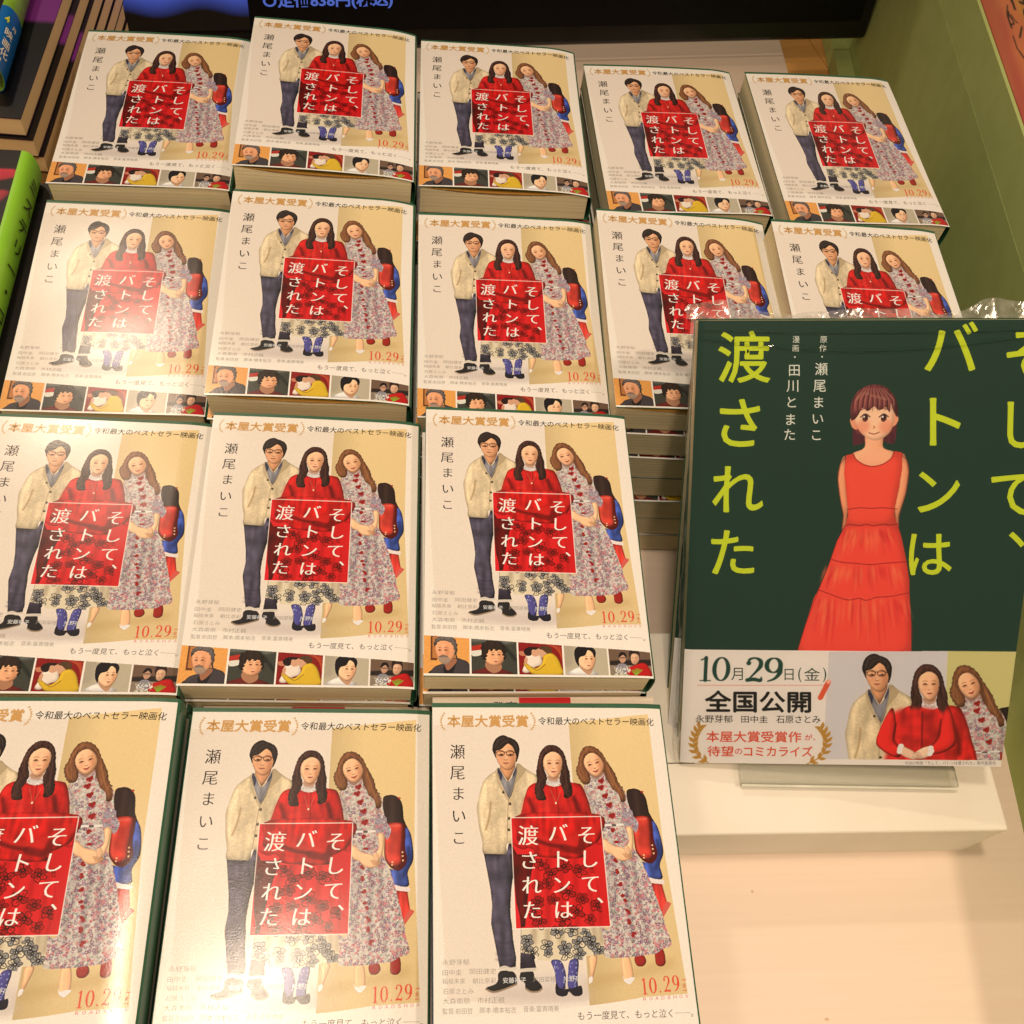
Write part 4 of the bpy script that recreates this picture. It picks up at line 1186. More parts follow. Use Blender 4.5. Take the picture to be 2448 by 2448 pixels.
PROTO = {}
for kind in FORMS:
    parts = book_parts(kind)
    zf = FORMS[kind]
    pm = print_mesh('printed_wrap', cover_cv, cover_let, .105, .146, lambda u, v, zf=zf: zf(u, v), M_PRINT)
    for v_ in ():
        pass
    PROTO[kind] = (parts, pm)

def place_book(P, rot, thick, kind='flat', label=None, group='film tie-in paperbacks in stacks on the table'):
    """P: centre of the printed sheet (world); rot: yaw, tilt x, tilt y in degrees"""
    yaw, tx, ty = [math.radians(a) for a in rot]
    M3 = Matrix.Rotation(yaw, 3, 'Z') @ Matrix.Rotation(tx, 3, 'X') @ Matrix.Rotation(ty, 3, 'Y')
    base = Vector(P) - M3 @ Vector((0, 0, thick)) + M3 @ Vector((0, .001, 0))
    e = empty('paperback', base)
    e.rotation_euler = M3.to_euler()
    e.scale = (1, 1, thick / BT)
    parts, pm = PROTO[kind]
    for nm, me in parts:
        obj(nm, me, e)
    wr_ = random.uniform(-.15, .15)
    obj('printed_wrap', pm, e, (random.uniform(-.0003, .0003), -.001 + random.uniform(-.0003, .0002), BT + .00006), (0, 0, math.radians(wr_)))
    tag(e, label, 'book', group)
    return e

M_OWHITE = noise_mat('white cover', srgb(240, 230, 216), srgb(232, 220, 206), 20, .3)
M_ORED = noise_mat('red cover block', srgb(214, 34, 46), srgb(204, 28, 40), 20, .3)
M_OBLUE = noise_mat('blue cover edge', srgb(40, 84, 150), srgb(44, 90, 160), 20, .3)
M_SBROWN = noise_mat('brown spine print', srgb(150, 70, 48), srgb(122, 52, 38), 60, .35, (1, .3, 1))
M_SBLACK = noise_mat('black spine print', srgb(26, 26, 24), srgb(34, 34, 32), 40, .3)
M_SGREY = noise_mat('grey spine lettering', srgb(150, 150, 136), srgb(170, 170, 156), 40, .5)
M_INK0 = noise_mat('black ink', srgb(30, 26, 26), srgb(40, 34, 34), 40, .5)
def other_book(P, yaw, th, where):
    e = empty('paperback', (P[0], P[1], P[2] - th), (0, 0, math.radians(yaw)))
    V, F = box_vf(-.0515, .0512, -.073, .0735, .0008, th - .0007)
    obj('page_block', mesh('page_block', V, F, M_PAGE), e)
    V, F = box_vf(-.0525, .0525, -.074, .0745, th - .0007, th - .0002)
    obj('white_cover', mesh('white_cover', V, F, M_OWHITE), e)
    V, F = box_vf(-.0525, .0525, -.074, .0745, 0, .0006)
    obj('back_cover', mesh('back_cover', V, F, M_OBLUE), e)
    V, F = box_vf(-.012, .0125, .055, .0742, th - .0001, th - .00005)
    obj('red_block', mesh('red_block', V, F, M_ORED), e)
    V, F = box_vf(.0085, .0524, .0704 - .0022, .0704 - .0008, th - .0001, th - .00005)
    obj('blue_edge', mesh('blue_edge', V, F, M_OBLUE), e)
    v, f = glyphs('10.29発売', 0)
    u = (v[:, 0] - v[:, 0].min()) / np.ptp(v[:, 0]); t = (v[:, 1] - v[:, 1].min()) / np.ptp(v[:, 1])
    obj('cover_lettering', mesh('cover_lettering', np.c_[-.037 + u * .024, .0722 - .0045 + t * .0045, np.full(len(u), th + .00005)], f, M_INK0), e)
    tag(e, 'white book with a red block, second down ' + where, 'book', 'film tie-in paperbacks in stacks on the table')
def spine_print(bk, k):
    def sp(y0, y1, r):
        def fn(u, v):
            a = (.12 + .76 * u) * math.pi
            return (BW / 2 + (.0016 + r) * math.sin(a) ** .6 + .0002, y1 - v * (y1 - y0), BT / 2 + (BT / 2 - .0004) * math.cos(a))
        return fn
    a, b, c = ((-.06, .045, .062), (-.02, .060, .070), (-.07, .02, .06))[k - 1]
    obj('spine_print', sheet(sp(a, b, .0003), 12, 4, -.0002, 'spine_print', M_SBROWN if k == 1 else M_SBLACK), bk)
    obj('spine_foot', sheet(sp(-.0735, a - .0004, .0003), 12, 4, -.0002, 'spine_foot', M_SBLACK), bk)
    V, F, n = [], [], 0
    for i, ch in enumerate('そしてバトンは'):
        v, f = glyphs(ch, 0)
        for p, q in v:
            V.append((BW / 2 + .0028, a - .012 - i * .0085 + (q - .38) * .0075, BT / 2 + .0015 - (p - .5) * .0075))
        F += [[x + n for x in ff] for ff in f]
        n = len(V)
    obj('spine_lettering', mesh('spine_lettering', V, F, M_SGREY), bk)
ROWN = {1: 'back', 2: 'second', 3: 'third', 4: 'front'}
COLN = {1: 'leftmost', 2: 'second', 3: 'third', 4: 'fourth', 5: 'rightmost'}
TOPS = {
 '11': ((-.1544, .5469, .1379), (.24, -1.18, -1.75), 'wave'), '12': ((-.0451, .5456, .1567), (.08, -1.83, 1.17), 'puff'), '13': ((.0638, .5506, .1472), (-.27, -1.56, -1.09), 'puff'),
 '14': ((.1789, .5459, .1424), (1.8, -1.77, -1.28), 'wave'), '15': ((.2902, .5364, .1518), (1.84, -1.34, -.95), 'wave'),
 '21': ((-.1542, .3940, .1263), (.28, 2.79, -.46), 'flat'), '22': ((-.0450, .3913, .1463), (-.41, 1.28, .21), 'puff'), '23': ((.0636, .3882, .1396), (.07, 1.71, -.82), 'wave'),
 '24': ((.1694, .3872, .1525), (-.41, .37, .43), 'puff'), '25': ((.2730, .3734, .1637), (.31, 1.64, .62), 'flat'),
 '31': ((-.1468, .2345, .1345), (.09, .31, 1.25), 'flat'), '32': ((-.0407, .2362, .1391), (-.33, .2, .66), 'wave'), '33': ((.0677, .2363, .1515), (-.13, -.12, .33), 'flat'),
 '41': ((-.1435, .0812, .1447), (.01, -.02, .18), 'flat'), '42': ((-.0345, .0810, .1309), (-.28, -.2, .75), 'flat'), '43': ((.0720, .0798, .1419), (.29, -.51, 1.18), 'flat')}
TOPLABEL = {
 '11': 'back row top copy beside the tan page-edged magazines',
 '12': 'back row top copy standing highest, just under the black screen, cover gaping',
 '13': 'back row middle top copy with an ochre flap under its lifted cover',
 '14': 'back row top copy between the middle stack and the one by the green partition',
 '15': 'back row top copy nearest the green partition, orange boards behind it',
 '21': 'second row top copy beside the lime green spine, glare over its film stills',
 '22': 'second row top copy with a wide gape and curved ochre flap at its foot',
 '23': 'second row middle top copy, its film stills half hidden by the book in front',
 '24': 'second row top copy above seven visible page blocks, corner behind the wrapped comic',
 '25': 'second row top copy whose lower half is hidden behind the wrapped green comic',
 '31': 'third row top copy cut by the left edge of the picture',
 '32': 'third row top copy between the left-edge copy and the one by the white box',
 '33': 'third row top copy beside the white display box, all five film stills visible',
 '41': 'front row top copy cut by the left edge, green spine showing at its right',
 '42': 'front row middle top copy with a soft bright glare at its foot',
 '43': 'front row right top copy beside the bare pale tabletop'}
ORD = ['', 'second', 'third', 'fourth', 'fifth', 'sixth', 'seventh', 'eighth', 'ninth', 'tenth']
VISIBLE_LOWER = {'24': 6, '14': 3, '15': 3, '25': 3, '41': 2, '43': 1, '42': 1, '33': 1, '32': 1, '13': 1, '12': 1}
WHERE = {'11': 'at the back left', '12': 'under the highest back row copy', '13': 'in the middle of the back row', '14': 'second from the green partition, back row', '15': 'beside the green partition, back row',
 '21': 'at the left of the second row', '22': 'second from the left in the second row', '23': 'in the middle of the second row', '24': 'just left of the wrapped comic', '25': 'behind the wrapped comic',
 '31': 'at the left of the third row', '32': 'in the middle of the third row', '33': 'beside the white display box, third row', '41': 'at the front left corner', '42': 'in the middle of the front row', '43': 'at the right of the front row'}
for key, (P, rot, kind) in TOPS.items():
    n = 8 if P[2] > .15 else 7
    t = P[2] / n
    if key == '43':
        t = .0150
    if key == '24':
        n, t = 7, .0208
    place_book(P, rot, t - .0002, kind, TOPLABEL[key])
    R = np.random.default_rng(int(key))
    z = P[2] - t
    for k in range(1, n):
        th = z / (n - k)
        dx, dy = R.uniform(-.0015, .0015), R.uniform(-.0022, .001)
        if key == '24':
            dx = R.uniform(-.001, .001)
            dy = (-.0015, -.0022, -.0006, -.0030, -.0012, -.0004)[(k - 1) % 6] - .0005 * k
        if key == '13' and k == 1:
            dx, dy = .004, -.003
        f = (n - k) / n
        kd = 'flat'
        if k == 1 and key in ('42', '43'):
            other_book((P[0] + .001, P[1] + (.0088 if key == '43' else .0080), z), rot[0], th - .0003, WHERE[key])
            z -= th
            continue
        bk = place_book((P[0] + dx, P[1] + dy, z), (rot[0] + R.uniform(-.5, .5), rot[1] * f * .3, rot[2] * f * .3), th - .0003, kd,
                   '%s book down in stack %s' % (ORD[k], WHERE[key]))
        if key == '41' and k <= 3:
            spine_print(bk, k)
        z -= th

# --------------------------------------------------------------- table, panel, display box
def structure(o):
    o['kind'] = 'structure'
    return o
def prism(name, poly, z0, z1, mat):
    n = len(poly)
    V = [(x, y, z0) for x, y in poly] + [(x, y, z1) for x, y in poly]
    F = [tuple(range(n - 1, -1, -1)), tuple(range(n, 2 * n))] + [(i, (i + 1) % n, n + (i + 1) % n, n + i) for i in range(n)]
    return mesh(name, V, F, mat)
o = obj('table', prism('table', [(-.75, -.45), (.372, -.45), (.388, .30), (.370, .70), (.362, .80), (.366, 1.25), (-.75, 1.25)], -.03, 0, M_TABLE))
bevel(o, .0012)
tag(o, 'pale wood-grain tabletop the book stacks stand on', 'table')
o = structure(obj('floor', prism('floor', [(-2, -1.2), (2, -1.2), (2, 2.4), (-2, 2.4)], -.75, -.7, M_FLOORW)))
e = empty('side_shelf', (.4, .85, -.012))
V, F = box_vf(-.06, .0135, -.35, .6, -.018, -.001)
obj('board', mesh('board', V, F, M_FLOORW), e)
V, F = box_vf(.0143, .20, -.35, .6, -.018, -.001)
obj('board', mesh('board', V, F, M_FLOORW), e)
e.rotation_euler = (0, 0, math.radians(14))
tag(e, 'orange wooden shelf boards with a dark joint, beyond the back right corner of the table', 'shelf')

R = np.random.default_rng(77)
V, F = [], []
for k, (x, y, r) in enumerate([(.235, .030, .0011), (.205, .095, .0009), (.300, -.010, .0007)]):
    n = len(V)
    V += [(x + r * (1 + .3 * R.standard_normal()) * math.cos(a), y + r * .7 * math.sin(a), .0003) for a in np.linspace(0, 2 * math.pi, 9)[:-1]]
    F.append(tuple(range(n, n + 8)))
o = structure(obj('table_stain', mesh('table_stain', V, F, noise_mat('faint stain', srgb(214, 180, 150), srgb(206, 168, 130), 300, .5))))
# green partition: slightly slanted, with a foot flange
PA, PB = Vector((.3812, .1782, 0)), Vector((.4274, .8347, 0))
pd = (PB - PA).normalized()
pn = Vector((pd.y, -pd.x, 0))
def pw(s, off, z):
    q = PA + pd * s + pn * off
    return (q.x, q.y, z)
e = empty('partition', PA)
def part_at(name, V, F, mat, e):
    return obj(name, mesh(name, [tuple(Vector(v) - e.location) for v in V], F, mat), e)
def slab(s0, s1, o0, o1, z0, z1, k=0):
    V = [pw(s0, o0, z0), pw(s1, o0, z0), pw(s1, o1, z0), pw(s0, o1, z0), pw(s0, o0 + k, z1), pw(s1, o0 + k, z1), pw(s1, o1 + k, z1), pw(s0, o1 + k, z1)]
    return V, [(0, 1, 2, 3), (4, 7, 6, 5), (0, 4, 5, 1), (1, 5, 6, 2), (2, 6, 7, 3), (3, 7, 4, 0)]
V, F = slab(-.55, 1.1, .0, .003, -.05, .1355)
part_at('panel', V, F, M_FELT, e)
V, F = slab(-.55, 1.1, .0003, .003, .1357, .168, .003)
part_at('upper_rail', V, F, M_FELT, e)
V, F = slab(.20, 1.1, -.017, -.0003, -.012, .0035)
part_at('foot', V, F, M_FELT, e)
tag(e, 'olive green partition running along the right side of the table', 'partition')

# hand-coloured poster beyond the partition
def paint_poster():
    cv = Canvas(220, 300, 1.6, (184, 100, 62))
    R = np.random.default_rng(9)
    for _ in range(160):
        x, y = R.uniform(0, 220), R.uniform(0, 300)
        cv.line([(x, y), (x + R.uniform(-20, 20), y + R.uniform(30, 80))], R.uniform(5, 14), random.choice([(206, 158, 48), (176, 78, 52), (206, 116, 66), (168, 64, 56)]), .6, soft=4)
    for _ in range(60):
        x, y = R.uniform(20, 210), R.uniform(0, 300)
        if x % 46 < 26:
            cv.line([(x, y), (x + R.uniform(-4, 4), y + R.uniform(3, 9)), (x + R.uniform(-7, 7), y + R.uniform(5, 14))], R.uniform(.9, 2.2), (52, 34, 26), .95)
    for _ in range(120):
        x, y = R.uniform(12, 44), R.uniform(60, 240)
        cv.line([(x, y), (x + R.uniform(-3, 3), y + R.uniform(2, 6)), (x + R.uniform(-5, 5), y + R.uniform(3, 9))], R.uniform(.7, 1.8), (52, 34, 26), .95)
    return cv
pcv = paint_poster()
pme = print_mesh('poster', pcv, None, .26, .70, lambda u, v: 0 * u, print_mat('poster paint', .6, .05, .3), 0)
o = obj('poster', pme)
o.matrix_world = Matrix.Translation(Vector(pw(.42, .140, .160))) @ Matrix.Rotation(-math.atan2(pd.x, pd.y), 4, 'Z') @ Matrix.Rotation(math.radians(2), 4, 'Y')
s_ol = o.modifiers.new('thickness', 'SOLIDIFY'); s_ol.thickness = .002; s_ol.offset = -1
tag(o, 'orange and yellow hand-painted poster with black handwriting beyond the green partition', 'poster')

# white display box
e = empty('display_box', (.235, .173, 0))
V, F = box_vf(-.105, .1005, -.058, .0565, 0, .052)
o = obj('box_shell', mesh('box_shell', V, F, M_BOX), e)
bevel(o, .0016, 3)
V, F = box_vf(-.1047, -.0700, -.0205, -.0199, .0521, .0523)
obj('lid_seam', mesh('lid_seam', V, F, M_SEAM), e)
tag(e, 'low white display box under the wrapped comic', 'box')

# --------------------------------------------------------------- wrapped comics on a clear stand
CM4 = Matrix.Translation(Vector(CO)) @ CM.to_4x4()
comic_cv = paint_comic()
comic_let = comic_lettering()
M_SPINEP = noise_mat('plain comic pages', srgb(214, 206, 190), srgb(196, 188, 170), 300, .7, (1, 60, 1))
def comic_z(u, v):
    u = np.asarray(u)
    return 0 * u - .0008 * np.clip((.03 - u) / .03, 0, 1) ** 2
comic_me = print_mesh('front_cover', comic_cv, comic_let, CW, CH_, comic_z, M_PRINT2, .00006)
CT = .0165
def rounded(x0, x1, y0, y1, z0, z1, r):
    pts = []
    for cx, cy, a0 in ((x1 - r, y1 - r, 0), (x0 + r, y1 - r, 90), (x0 + r, y0 + r, 180), (x1 - r, y0 + r, 270)):
        for k in range(5):
            a = math.radians(a0 + k * 22.5)
            pts.append((cx + r * math.cos(a), cy + r * math.sin(a)))
    n = len(pts)
    V = [(x, y, z0) for x, y in pts] + [(x, y, z1) for x, y in pts]
    F = [tuple(range(n - 1, -1, -1)), tuple(range(n, 2 * n))] + [(i, (i + 1) % n, n + (i + 1) % n, n + i) for i in range(n)]
    return V, F
def comic(off, label, turn=0.0):
    e = empty('comic_book')
    e.matrix_world = CM4 @ Matrix.Translation(off) @ Matrix.Rotation(math.radians(turn), 4, 'Z')
    V, F = rounded(-CW / 2 + .0008, CW / 2 - .003, .001, CH_ - .001, -CT + .0006, -.0024, .001)
    obj('page_block', mesh('page_block', V, F, M_PAGE), e)
    V, F = rounded(-CW / 2 + .0002, CW / 2 - .0018, .0002, CH_ - .0002, -CT, -CT + .0005, .002)
    obj('back_cover', mesh('back_cover', V, F, M_GREEN), e)
    V, F = rounded(CW / 2 - .0026, CW / 2 - .0008, .0002, CH_ - .0002, -CT + .0007, -.0022, .0006)
    obj('spine', mesh('spine', V, F, M_GREEN), e)
    V, F = rounded(-CW / 2 + .0004, CW / 2 - .0018, .0004, CH_ - .0004, -.0022, -.0012, .002)
    obj('cover_board', mesh('cover_board', V, F, M_GREEN), e)
    obj('front_cover', comic_me, e, (0, CH_ / 2, 0))
    tag(e, label, 'comic book', 'wrapped comics on the clear stand')
    return e
c1 = comic((0, 0, 0), 'large green comic in clear wrap with yellow title, foremost on the stand')
c2 = comic((-.0050, -.0045, -.0195), 'second wrapped green comic peeking out at the left behind the foremost one', -2.0)

# clear shrink film over the front comic
m_film = bpy.data.materials.new('clear film')
m_film.use_nodes = True
nt = m_film.node_tree
nt.nodes.clear()
out = nt.nodes.new('ShaderNodeOutputMaterial')
tr = nt.nodes.new('ShaderNodeBsdfTransparent')
tr.inputs[0].default_value = (.985, .985, .98, 1)
gl = nt.nodes.new('ShaderNodeBsdfGlossy')
gl.inputs['Roughness'].default_value = .07
fr = nt.nodes.new('ShaderNodeFresnel')
fr.inputs[0].default_value = 1.27
mx = nt.nodes.new('ShaderNodeMixShader')
nn = nt.nodes.new('ShaderNodeTexNoise')
nn.inputs['Scale'].default_value = 45
nn.inputs['Detail'].default_value = 3
tcn = nt.nodes.new('ShaderNodeTexCoord')
nt.links.new(tcn.outputs['Object'], nn.inputs['Vector'])
bp = nt.nodes.new('ShaderNodeBump')
bp.inputs['Strength'].default_value = .35
bp.inputs['Distance'].default_value = .001
nt.links.new(nn.outputs[0], bp.inputs['Height'])
nt.links.new(bp.outputs[0], gl.inputs['Normal'])
nt.links.new(bp.outputs[0], fr.inputs['Normal'])
nt.links.new(fr.outputs[0], mx.inputs[0])
nt.links.new(tr.outputs[0], mx.inputs[1])
nt.links.new(gl.outputs[0], mx.inputs[2])
nt.links.new(mx.outputs[0], out.inputs[0])
def crease_film():
    m = bpy.data.materials.new('creased film')
    m.use_nodes = True
    nt = m.node_tree
    nt.nodes.clear()
    out = nt.nodes.new('ShaderNodeOutputMaterial')
    tr = nt.nodes.new('ShaderNodeBsdfTransparent')
    gl = nt.nodes.new('ShaderNodeBsdfGlossy')
    gl.inputs['Roughness'].default_value = .16
    df = nt.nodes.new('ShaderNodeBsdfDiffuse')
    df.inputs[0].default_value = (.85, .85, .82, 1)
    a = nt.nodes.new('ShaderNodeMixShader')
    b = nt.nodes.new('ShaderNodeMixShader')
    n = nt.nodes.new('ShaderNodeTexNoise')
    n.inputs['Scale'].default_value = 120
    n.inputs['Detail'].default_value = 5
    tc = nt.nodes.new('ShaderNodeTexCoord')
    nt.links.new(tc.outputs['Object'], n.inputs['Vector'])
    r = nt.nodes.new('ShaderNodeMapRange')
    r.inputs[1].default_value = .45; r.inputs[2].default_value = .72
    r.inputs[3].default_value = .04; r.inputs[4].default_value = .24
    nt.links.new(n.outputs[0], r.inputs[0])
    nt.links.new(r.outputs[0], a.inputs[0])
    nt.links.new(tr.outputs[0], a.inputs[1]); nt.links.new(df.outputs[0], a.inputs[2])
    b.inputs[0].default_value = .22
    nt.links.new(a.outputs[0], b.inputs[1]); nt.links.new(gl.outputs[0], b.inputs[2])
    bp = nt.nodes.new('ShaderNodeBump'); bp.inputs['Strength'].default_value = .35; bp.inputs['Distance'].default_value = .0008
    nt.links.new(n.outputs[0], bp.inputs['Height']); nt.links.new(bp.outputs[0], gl.inputs['Normal'])
    nt.links.new(b.outputs[0], out.inputs[0])
    return m
m_crease = crease_film()
R = np.random.default_rng(21)
def film_grid(name, fn, nu, nv, parent, mat):
    V = [fn(i / nu, j / nv) for j in range(nv + 1) for i in range(nu + 1)]
    F = [(j * (nu + 1) + i, j * (nu + 1) + i + 1, (j + 1) * (nu + 1) + i + 1, (j + 1) * (nu + 1) + i) for j in range(nv) for i in range(nu)]
    return obj(name, mesh(name, V, F, mat, smooth=False), parent)
def wrap(u, v):
    """film over the front: tight, with a sagging fold near the top edge"""
    x = (u - .5) * (CW + .0022)
    y = -.0008 + v * (CH_ + .0016)
    fold = .0016 * math.exp(-((v - (.965 - .028 * math.sin(math.pi * min(1, u * 1.1)))) / .0028) ** 2) + .0011 * math.exp(-((v - (.985 - .012 * math.sin(2.4 * u + .4))) / .0022) ** 2)
    edge = .0006 * math.sin(u * 40) * math.exp(-v * 30)
    z = .0007 + fold + abs(edge)
    return (x, y, z)
film_grid('film_wrap', wrap, 70, 420, c1, m_film)
noise0 = R.standard_normal(420)
def sn(t):
    i = int(math.floor(t)); f = t - i; f = f * f * (3 - 2 * f)
    return noise0[i % 400] * (1 - f) + noise0[(i + 1) % 400] * f
def crumple(u, v):
    x = (u - .5) * (CW + .012)
    r = sn(u * 38) * .0011 * v + sn(u * 70 + 9) * .0006 * v
    return (x + sn(u * 30 + v * 3) * .0008 * v, CH_ + .0008 + v * (.0034 + .0058 * math.exp(-((u - .10) / .07) ** 2) + .0036 * math.exp(-((u - .80) / .11) ** 2) + .0014 * sn(u * 14 + 3)), .0004 - v * .003 + r)
film_grid('film_seam', crumple, 220, 5, c1, m_crease)
def side(u, v):
    y = -.002 + v * (CH_ + .003)
    return (-(CW + .0022) / 2 - .0012 * math.sin(u * math.pi) - .0004 * sn(v * 26), y, .0006 - u * CT + .0003 * sn(v * 18 + u * 2) * math.sin(u * math.pi))
film_grid('film_edge', side, 8, 160, c1, m_crease)
def topface(u, v):
    return ((u - .5) * (CW + .002), CH_ + .0009 + sn(u * 30) * .0002, .0006 - v * (CT + .001) + sn(u * 22 + 9) * .0004 * math.sin(v * math.pi))
film_grid('film_top', topface, 120, 4, c1, m_crease)

# clear acrylic stand
m_acr = bpy.data.materials.new('clear acrylic')
m_acr.use_nodes = True
nt = m_acr.node_tree
nt.nodes.clear()
out = nt.nodes.new('ShaderNodeOutputMaterial')
tr = nt.nodes.new('ShaderNodeBsdfTransparent'); tr.inputs[0].default_value = (.93, .94, .92, 1)
gl = nt.nodes.new('ShaderNodeBsdfGlossy'); gl.inputs['Roughness'].default_value = .05
df = nt.nodes.new('ShaderNodeBsdfDiffuse'); df.inputs[0].default_value = (.8, .8, .76, 1)
fr = nt.nodes.new('ShaderNodeFresnel'); fr.inputs[0].default_value = 1.49
m1 = nt.nodes.new('ShaderNodeMixShader'); m1.inputs[0].default_value = .12
m2 = nt.nodes.new('ShaderNodeMixShader')
nt.links.new(tr.outputs[0], m1.inputs[1]); nt.links.new(df.outputs[0], m1.inputs[2])
nt.links.new(fr.outputs[0], m2.inputs[0]); nt.links.new(m1.outputs[0], m2.inputs[1]); nt.links.new(gl.outputs[0], m2.inputs[2])
nt.links.new(m2.outputs[0], out.inputs[0])
m_edge = noise_mat('bright acrylic edge', srgb(226, 228, 216), srgb(206, 210, 196), 40, .25)
e = empty('clear_stand')
e.matrix_world = Matrix.Translation((.2500, .1500, .0)) @ Matrix.Rotation(math.radians(-1.5), 4, 'Z')
def plate(name, pts2, x0, x1, t, e, mat):
    """acrylic strip bent along a yz profile"""
    V, F = [], []
    P = [Vector((0, y, z)) for y, z in pts2]
    for i, p in enumerate(P):
        d = (P[min(i + 1, len(P) - 1)] - P[max(i - 1, 0)]).normalized()
        nrm = Vector((0, -d.z, d.y))
        for x in (x0, x1):
            for s_ in (0, t):
                q = p + nrm * s_
                V.append((x, q.y, q.z))
    for i in range(len(P) - 1):
        a, b = i * 4, i * 4 + 4
        F += [(a, b, b + 2, a + 2), (a + 1, a + 3, b + 3, b + 1), (a, a + 1, b + 1, b), (a + 2, b + 2, b + 3, a + 3)]
    F += [(0, 2, 3, 1), (len(V) - 4, len(V) - 3, len(V) - 1, len(V) - 2)]
    return obj(name, mesh(name, V, F, mat), e)
plate('ledge', [(-.0110, .0560), (-.002, .0560), (.008, .0535)], -.062, .060, .0018, e, m_acr)
plate('lip_edge', [(-.0122, .0552), (-.0111, .0556)], -.062, .060, .0022, e, m_edge)
plate('back_rest', [(.010, .0535), (.080, .128)], -.045, .045, .002, e, m_acr)
plate('rear_leg', [(.084, .128), (.0905, .0535)], -.045, .045, .002, e, m_acr) if False else None
plate('foot', [(.004, .0528), (.078, .0528)], -.045, .045, .002, e, m_acr)
tag(e, 'clear acrylic display stand whose ledge holds the wrapped comics on the white box', 'stand')

# --------------------------------------------------------------- black screen at the back
e = empty('screen', (.0, .775, .03))
e.rotation_euler = (math.radians(-12), 0, math.radians(9))
SCW0, SCW1 = -.42, .434
V, F = box_vf(SCW0, SCW1, 0, .035, 0, .36)
o = obj('casing', mesh('casing', V, F, M_BLACK), e)
bevel(o, .004, 3)
V, F = box_vf(SCW0 + .012, SCW1 - .012, -.0012, -.0002, .0175, .35)
obj('display_glass', mesh('display_glass', V, F, M_BLACKM), e)
def emit(name, colr, s):
    m = bpy.data.materials.new(name)
    m.use_nodes = True
    nt = m.node_tree
    b = nt.nodes['Principled BSDF']
    b.inputs['Base Color'].default_value = (0, 0, 0, 1)
    b.inputs['Emission Color'].default_value = colr
    b.inputs['Emission Strength'].default_value = s
    return m
v, f = glyphs('○定価838円(税込)', .03)
SX0, SX1, SZ0, SZ1 = -.113, -.009, .0352, .0475
u = (v[:, 0] - v[:, 0].min()) / np.ptp(v[:, 0]); t = (v[:, 1] - v[:, 1].min()) / np.ptp(v[:, 1])
obj('screen_lettering', mesh('screen_lettering', np.c_[SX0 + u * (SX1 - SX0), np.full(len(u), -.0016), SZ0 + t * (SZ1 - SZ0)], f, emit('blue screen text', (.09, .16, .62, 1), .75)), e)
# blurred violet-blue picture on the screen, upper left
m_glow = bpy.data.materials.new('screen picture')
m_glow.use_nodes = True
nt = m_glow.node_tree
b = nt.nodes['Principled BSDF']
b.inputs['Base Color'].default_value = (0, 0, 0, 1)
tcn = nt.nodes.new('ShaderNodeTexCoord')
wv = nt.nodes.new('ShaderNodeTexWave')
sep = nt.nodes.new('ShaderNodeSeparateXYZ')
nt.links.new(tcn.outputs['Object'], sep.inputs[0])
sn = nt.nodes.new('ShaderNodeMath'); sn.operation = 'SINE'
ml = nt.nodes.new('ShaderNodeMath'); ml.operation = 'MULTIPLY_ADD'; ml.inputs[1].default_value = 95.0; ml.inputs[2].default_value = 1.2
nt.links.new(sep.outputs['X'], ml.inputs[0]); nt.links.new(ml.outputs[0], sn.inputs[0])
wob = nt.nodes.new('ShaderNodeMath'); wob.operation = 'MULTIPLY_ADD'; wob.inputs[1].default_value = .003; 
nt.links.new(sn.outputs[0], wob.inputs[0]); nt.links.new(sep.outputs['Z'], wob.inputs[2])
rp = nt.nodes.new('ShaderNodeMapRange'); rp.inputs[1].default_value = .0325; rp.inputs[2].default_value = .058
nt.links.new(wob.outputs[0], rp.inputs[0])
cr = nt.nodes.new('ShaderNodeValToRGB')
cr.color_ramp.elements[0].position = 0; cr.color_ramp.elements[0].color = (0, 0, 0, 1)
cr.color_ramp.elements[1].position = .55; cr.color_ramp.elements[1].color = (.07, .12, .62, 1)
k_ = cr.color_ramp.elements.new(.85); k_.color = (.42, .10, .50, 1)
nt.links.new(rp.outputs[0], cr.inputs[0])
nt.links.new(cr.outputs[0], b.inputs['Emission Color'])
b.inputs['Emission Strength'].default_value = .55
V, F = box_vf(-.36, -.125, -.0016, -.0013, .020, .12)
obj('screen_picture', mesh('screen_picture', V, F, m_glow), e)
tag(e, 'black glossy screen with blue price writing, standing behind the books', 'screen')

# --------------------------------------------------------------- magazines at the left
def paint_photo(seed, wmm, hmm, pal, n, base, ppm=2.2):
    cv = Canvas(wmm, hmm, ppm, base)
    R = np.random.default_rng(seed)
    for _ in range(n):
        x, y = R.uniform(0, wmm), R.uniform(0, hmm)
        r = R.uniform(1.5, 7)
        t = np.linspace(0, 2 * np.pi, 9)[:-1]
        rr = r * (1 + .35 * R.standard_normal(8))
        cv.fill(np.c_[x + rr * np.cos(t), y + rr * .7 * np.sin(t)], pal[R.integers(len(pal))], vol=.5, volr=3, a=.9)
    return cv
P_CROWD = [(216, 120, 84), (150, 70, 52), (40, 26, 34), (70, 46, 62), (206, 170, 140), (20, 16, 22), (28, 20, 30), (176, 60, 60), (120, 90, 84)]
M_PRINT3 = print_mat('printed magazine', .35, .05, .35)
M_DARKC = noise_mat('black and purple cover', srgb(12, 9, 14), srgb(96, 30, 92), 26, .4, (1, .35, 1), lo=.45, hi=.72)
M_SHADEC = noise_mat('shade black card', srgb(14, 12, 14), srgb(24, 18, 24), 40, .5)  # cover black stands in for the shaded gap beside the lime-spined book
M_PAGE3 = page_mat('cream page edges', srgb(206, 190, 150), srgb(222, 206, 168), 900, .2)
def flat_print(name, cv, W, H, mat=M_PRINT3):
    return print_mesh(name, cv, None, W, H, lambda u, v: 0 * u, mat, 0)
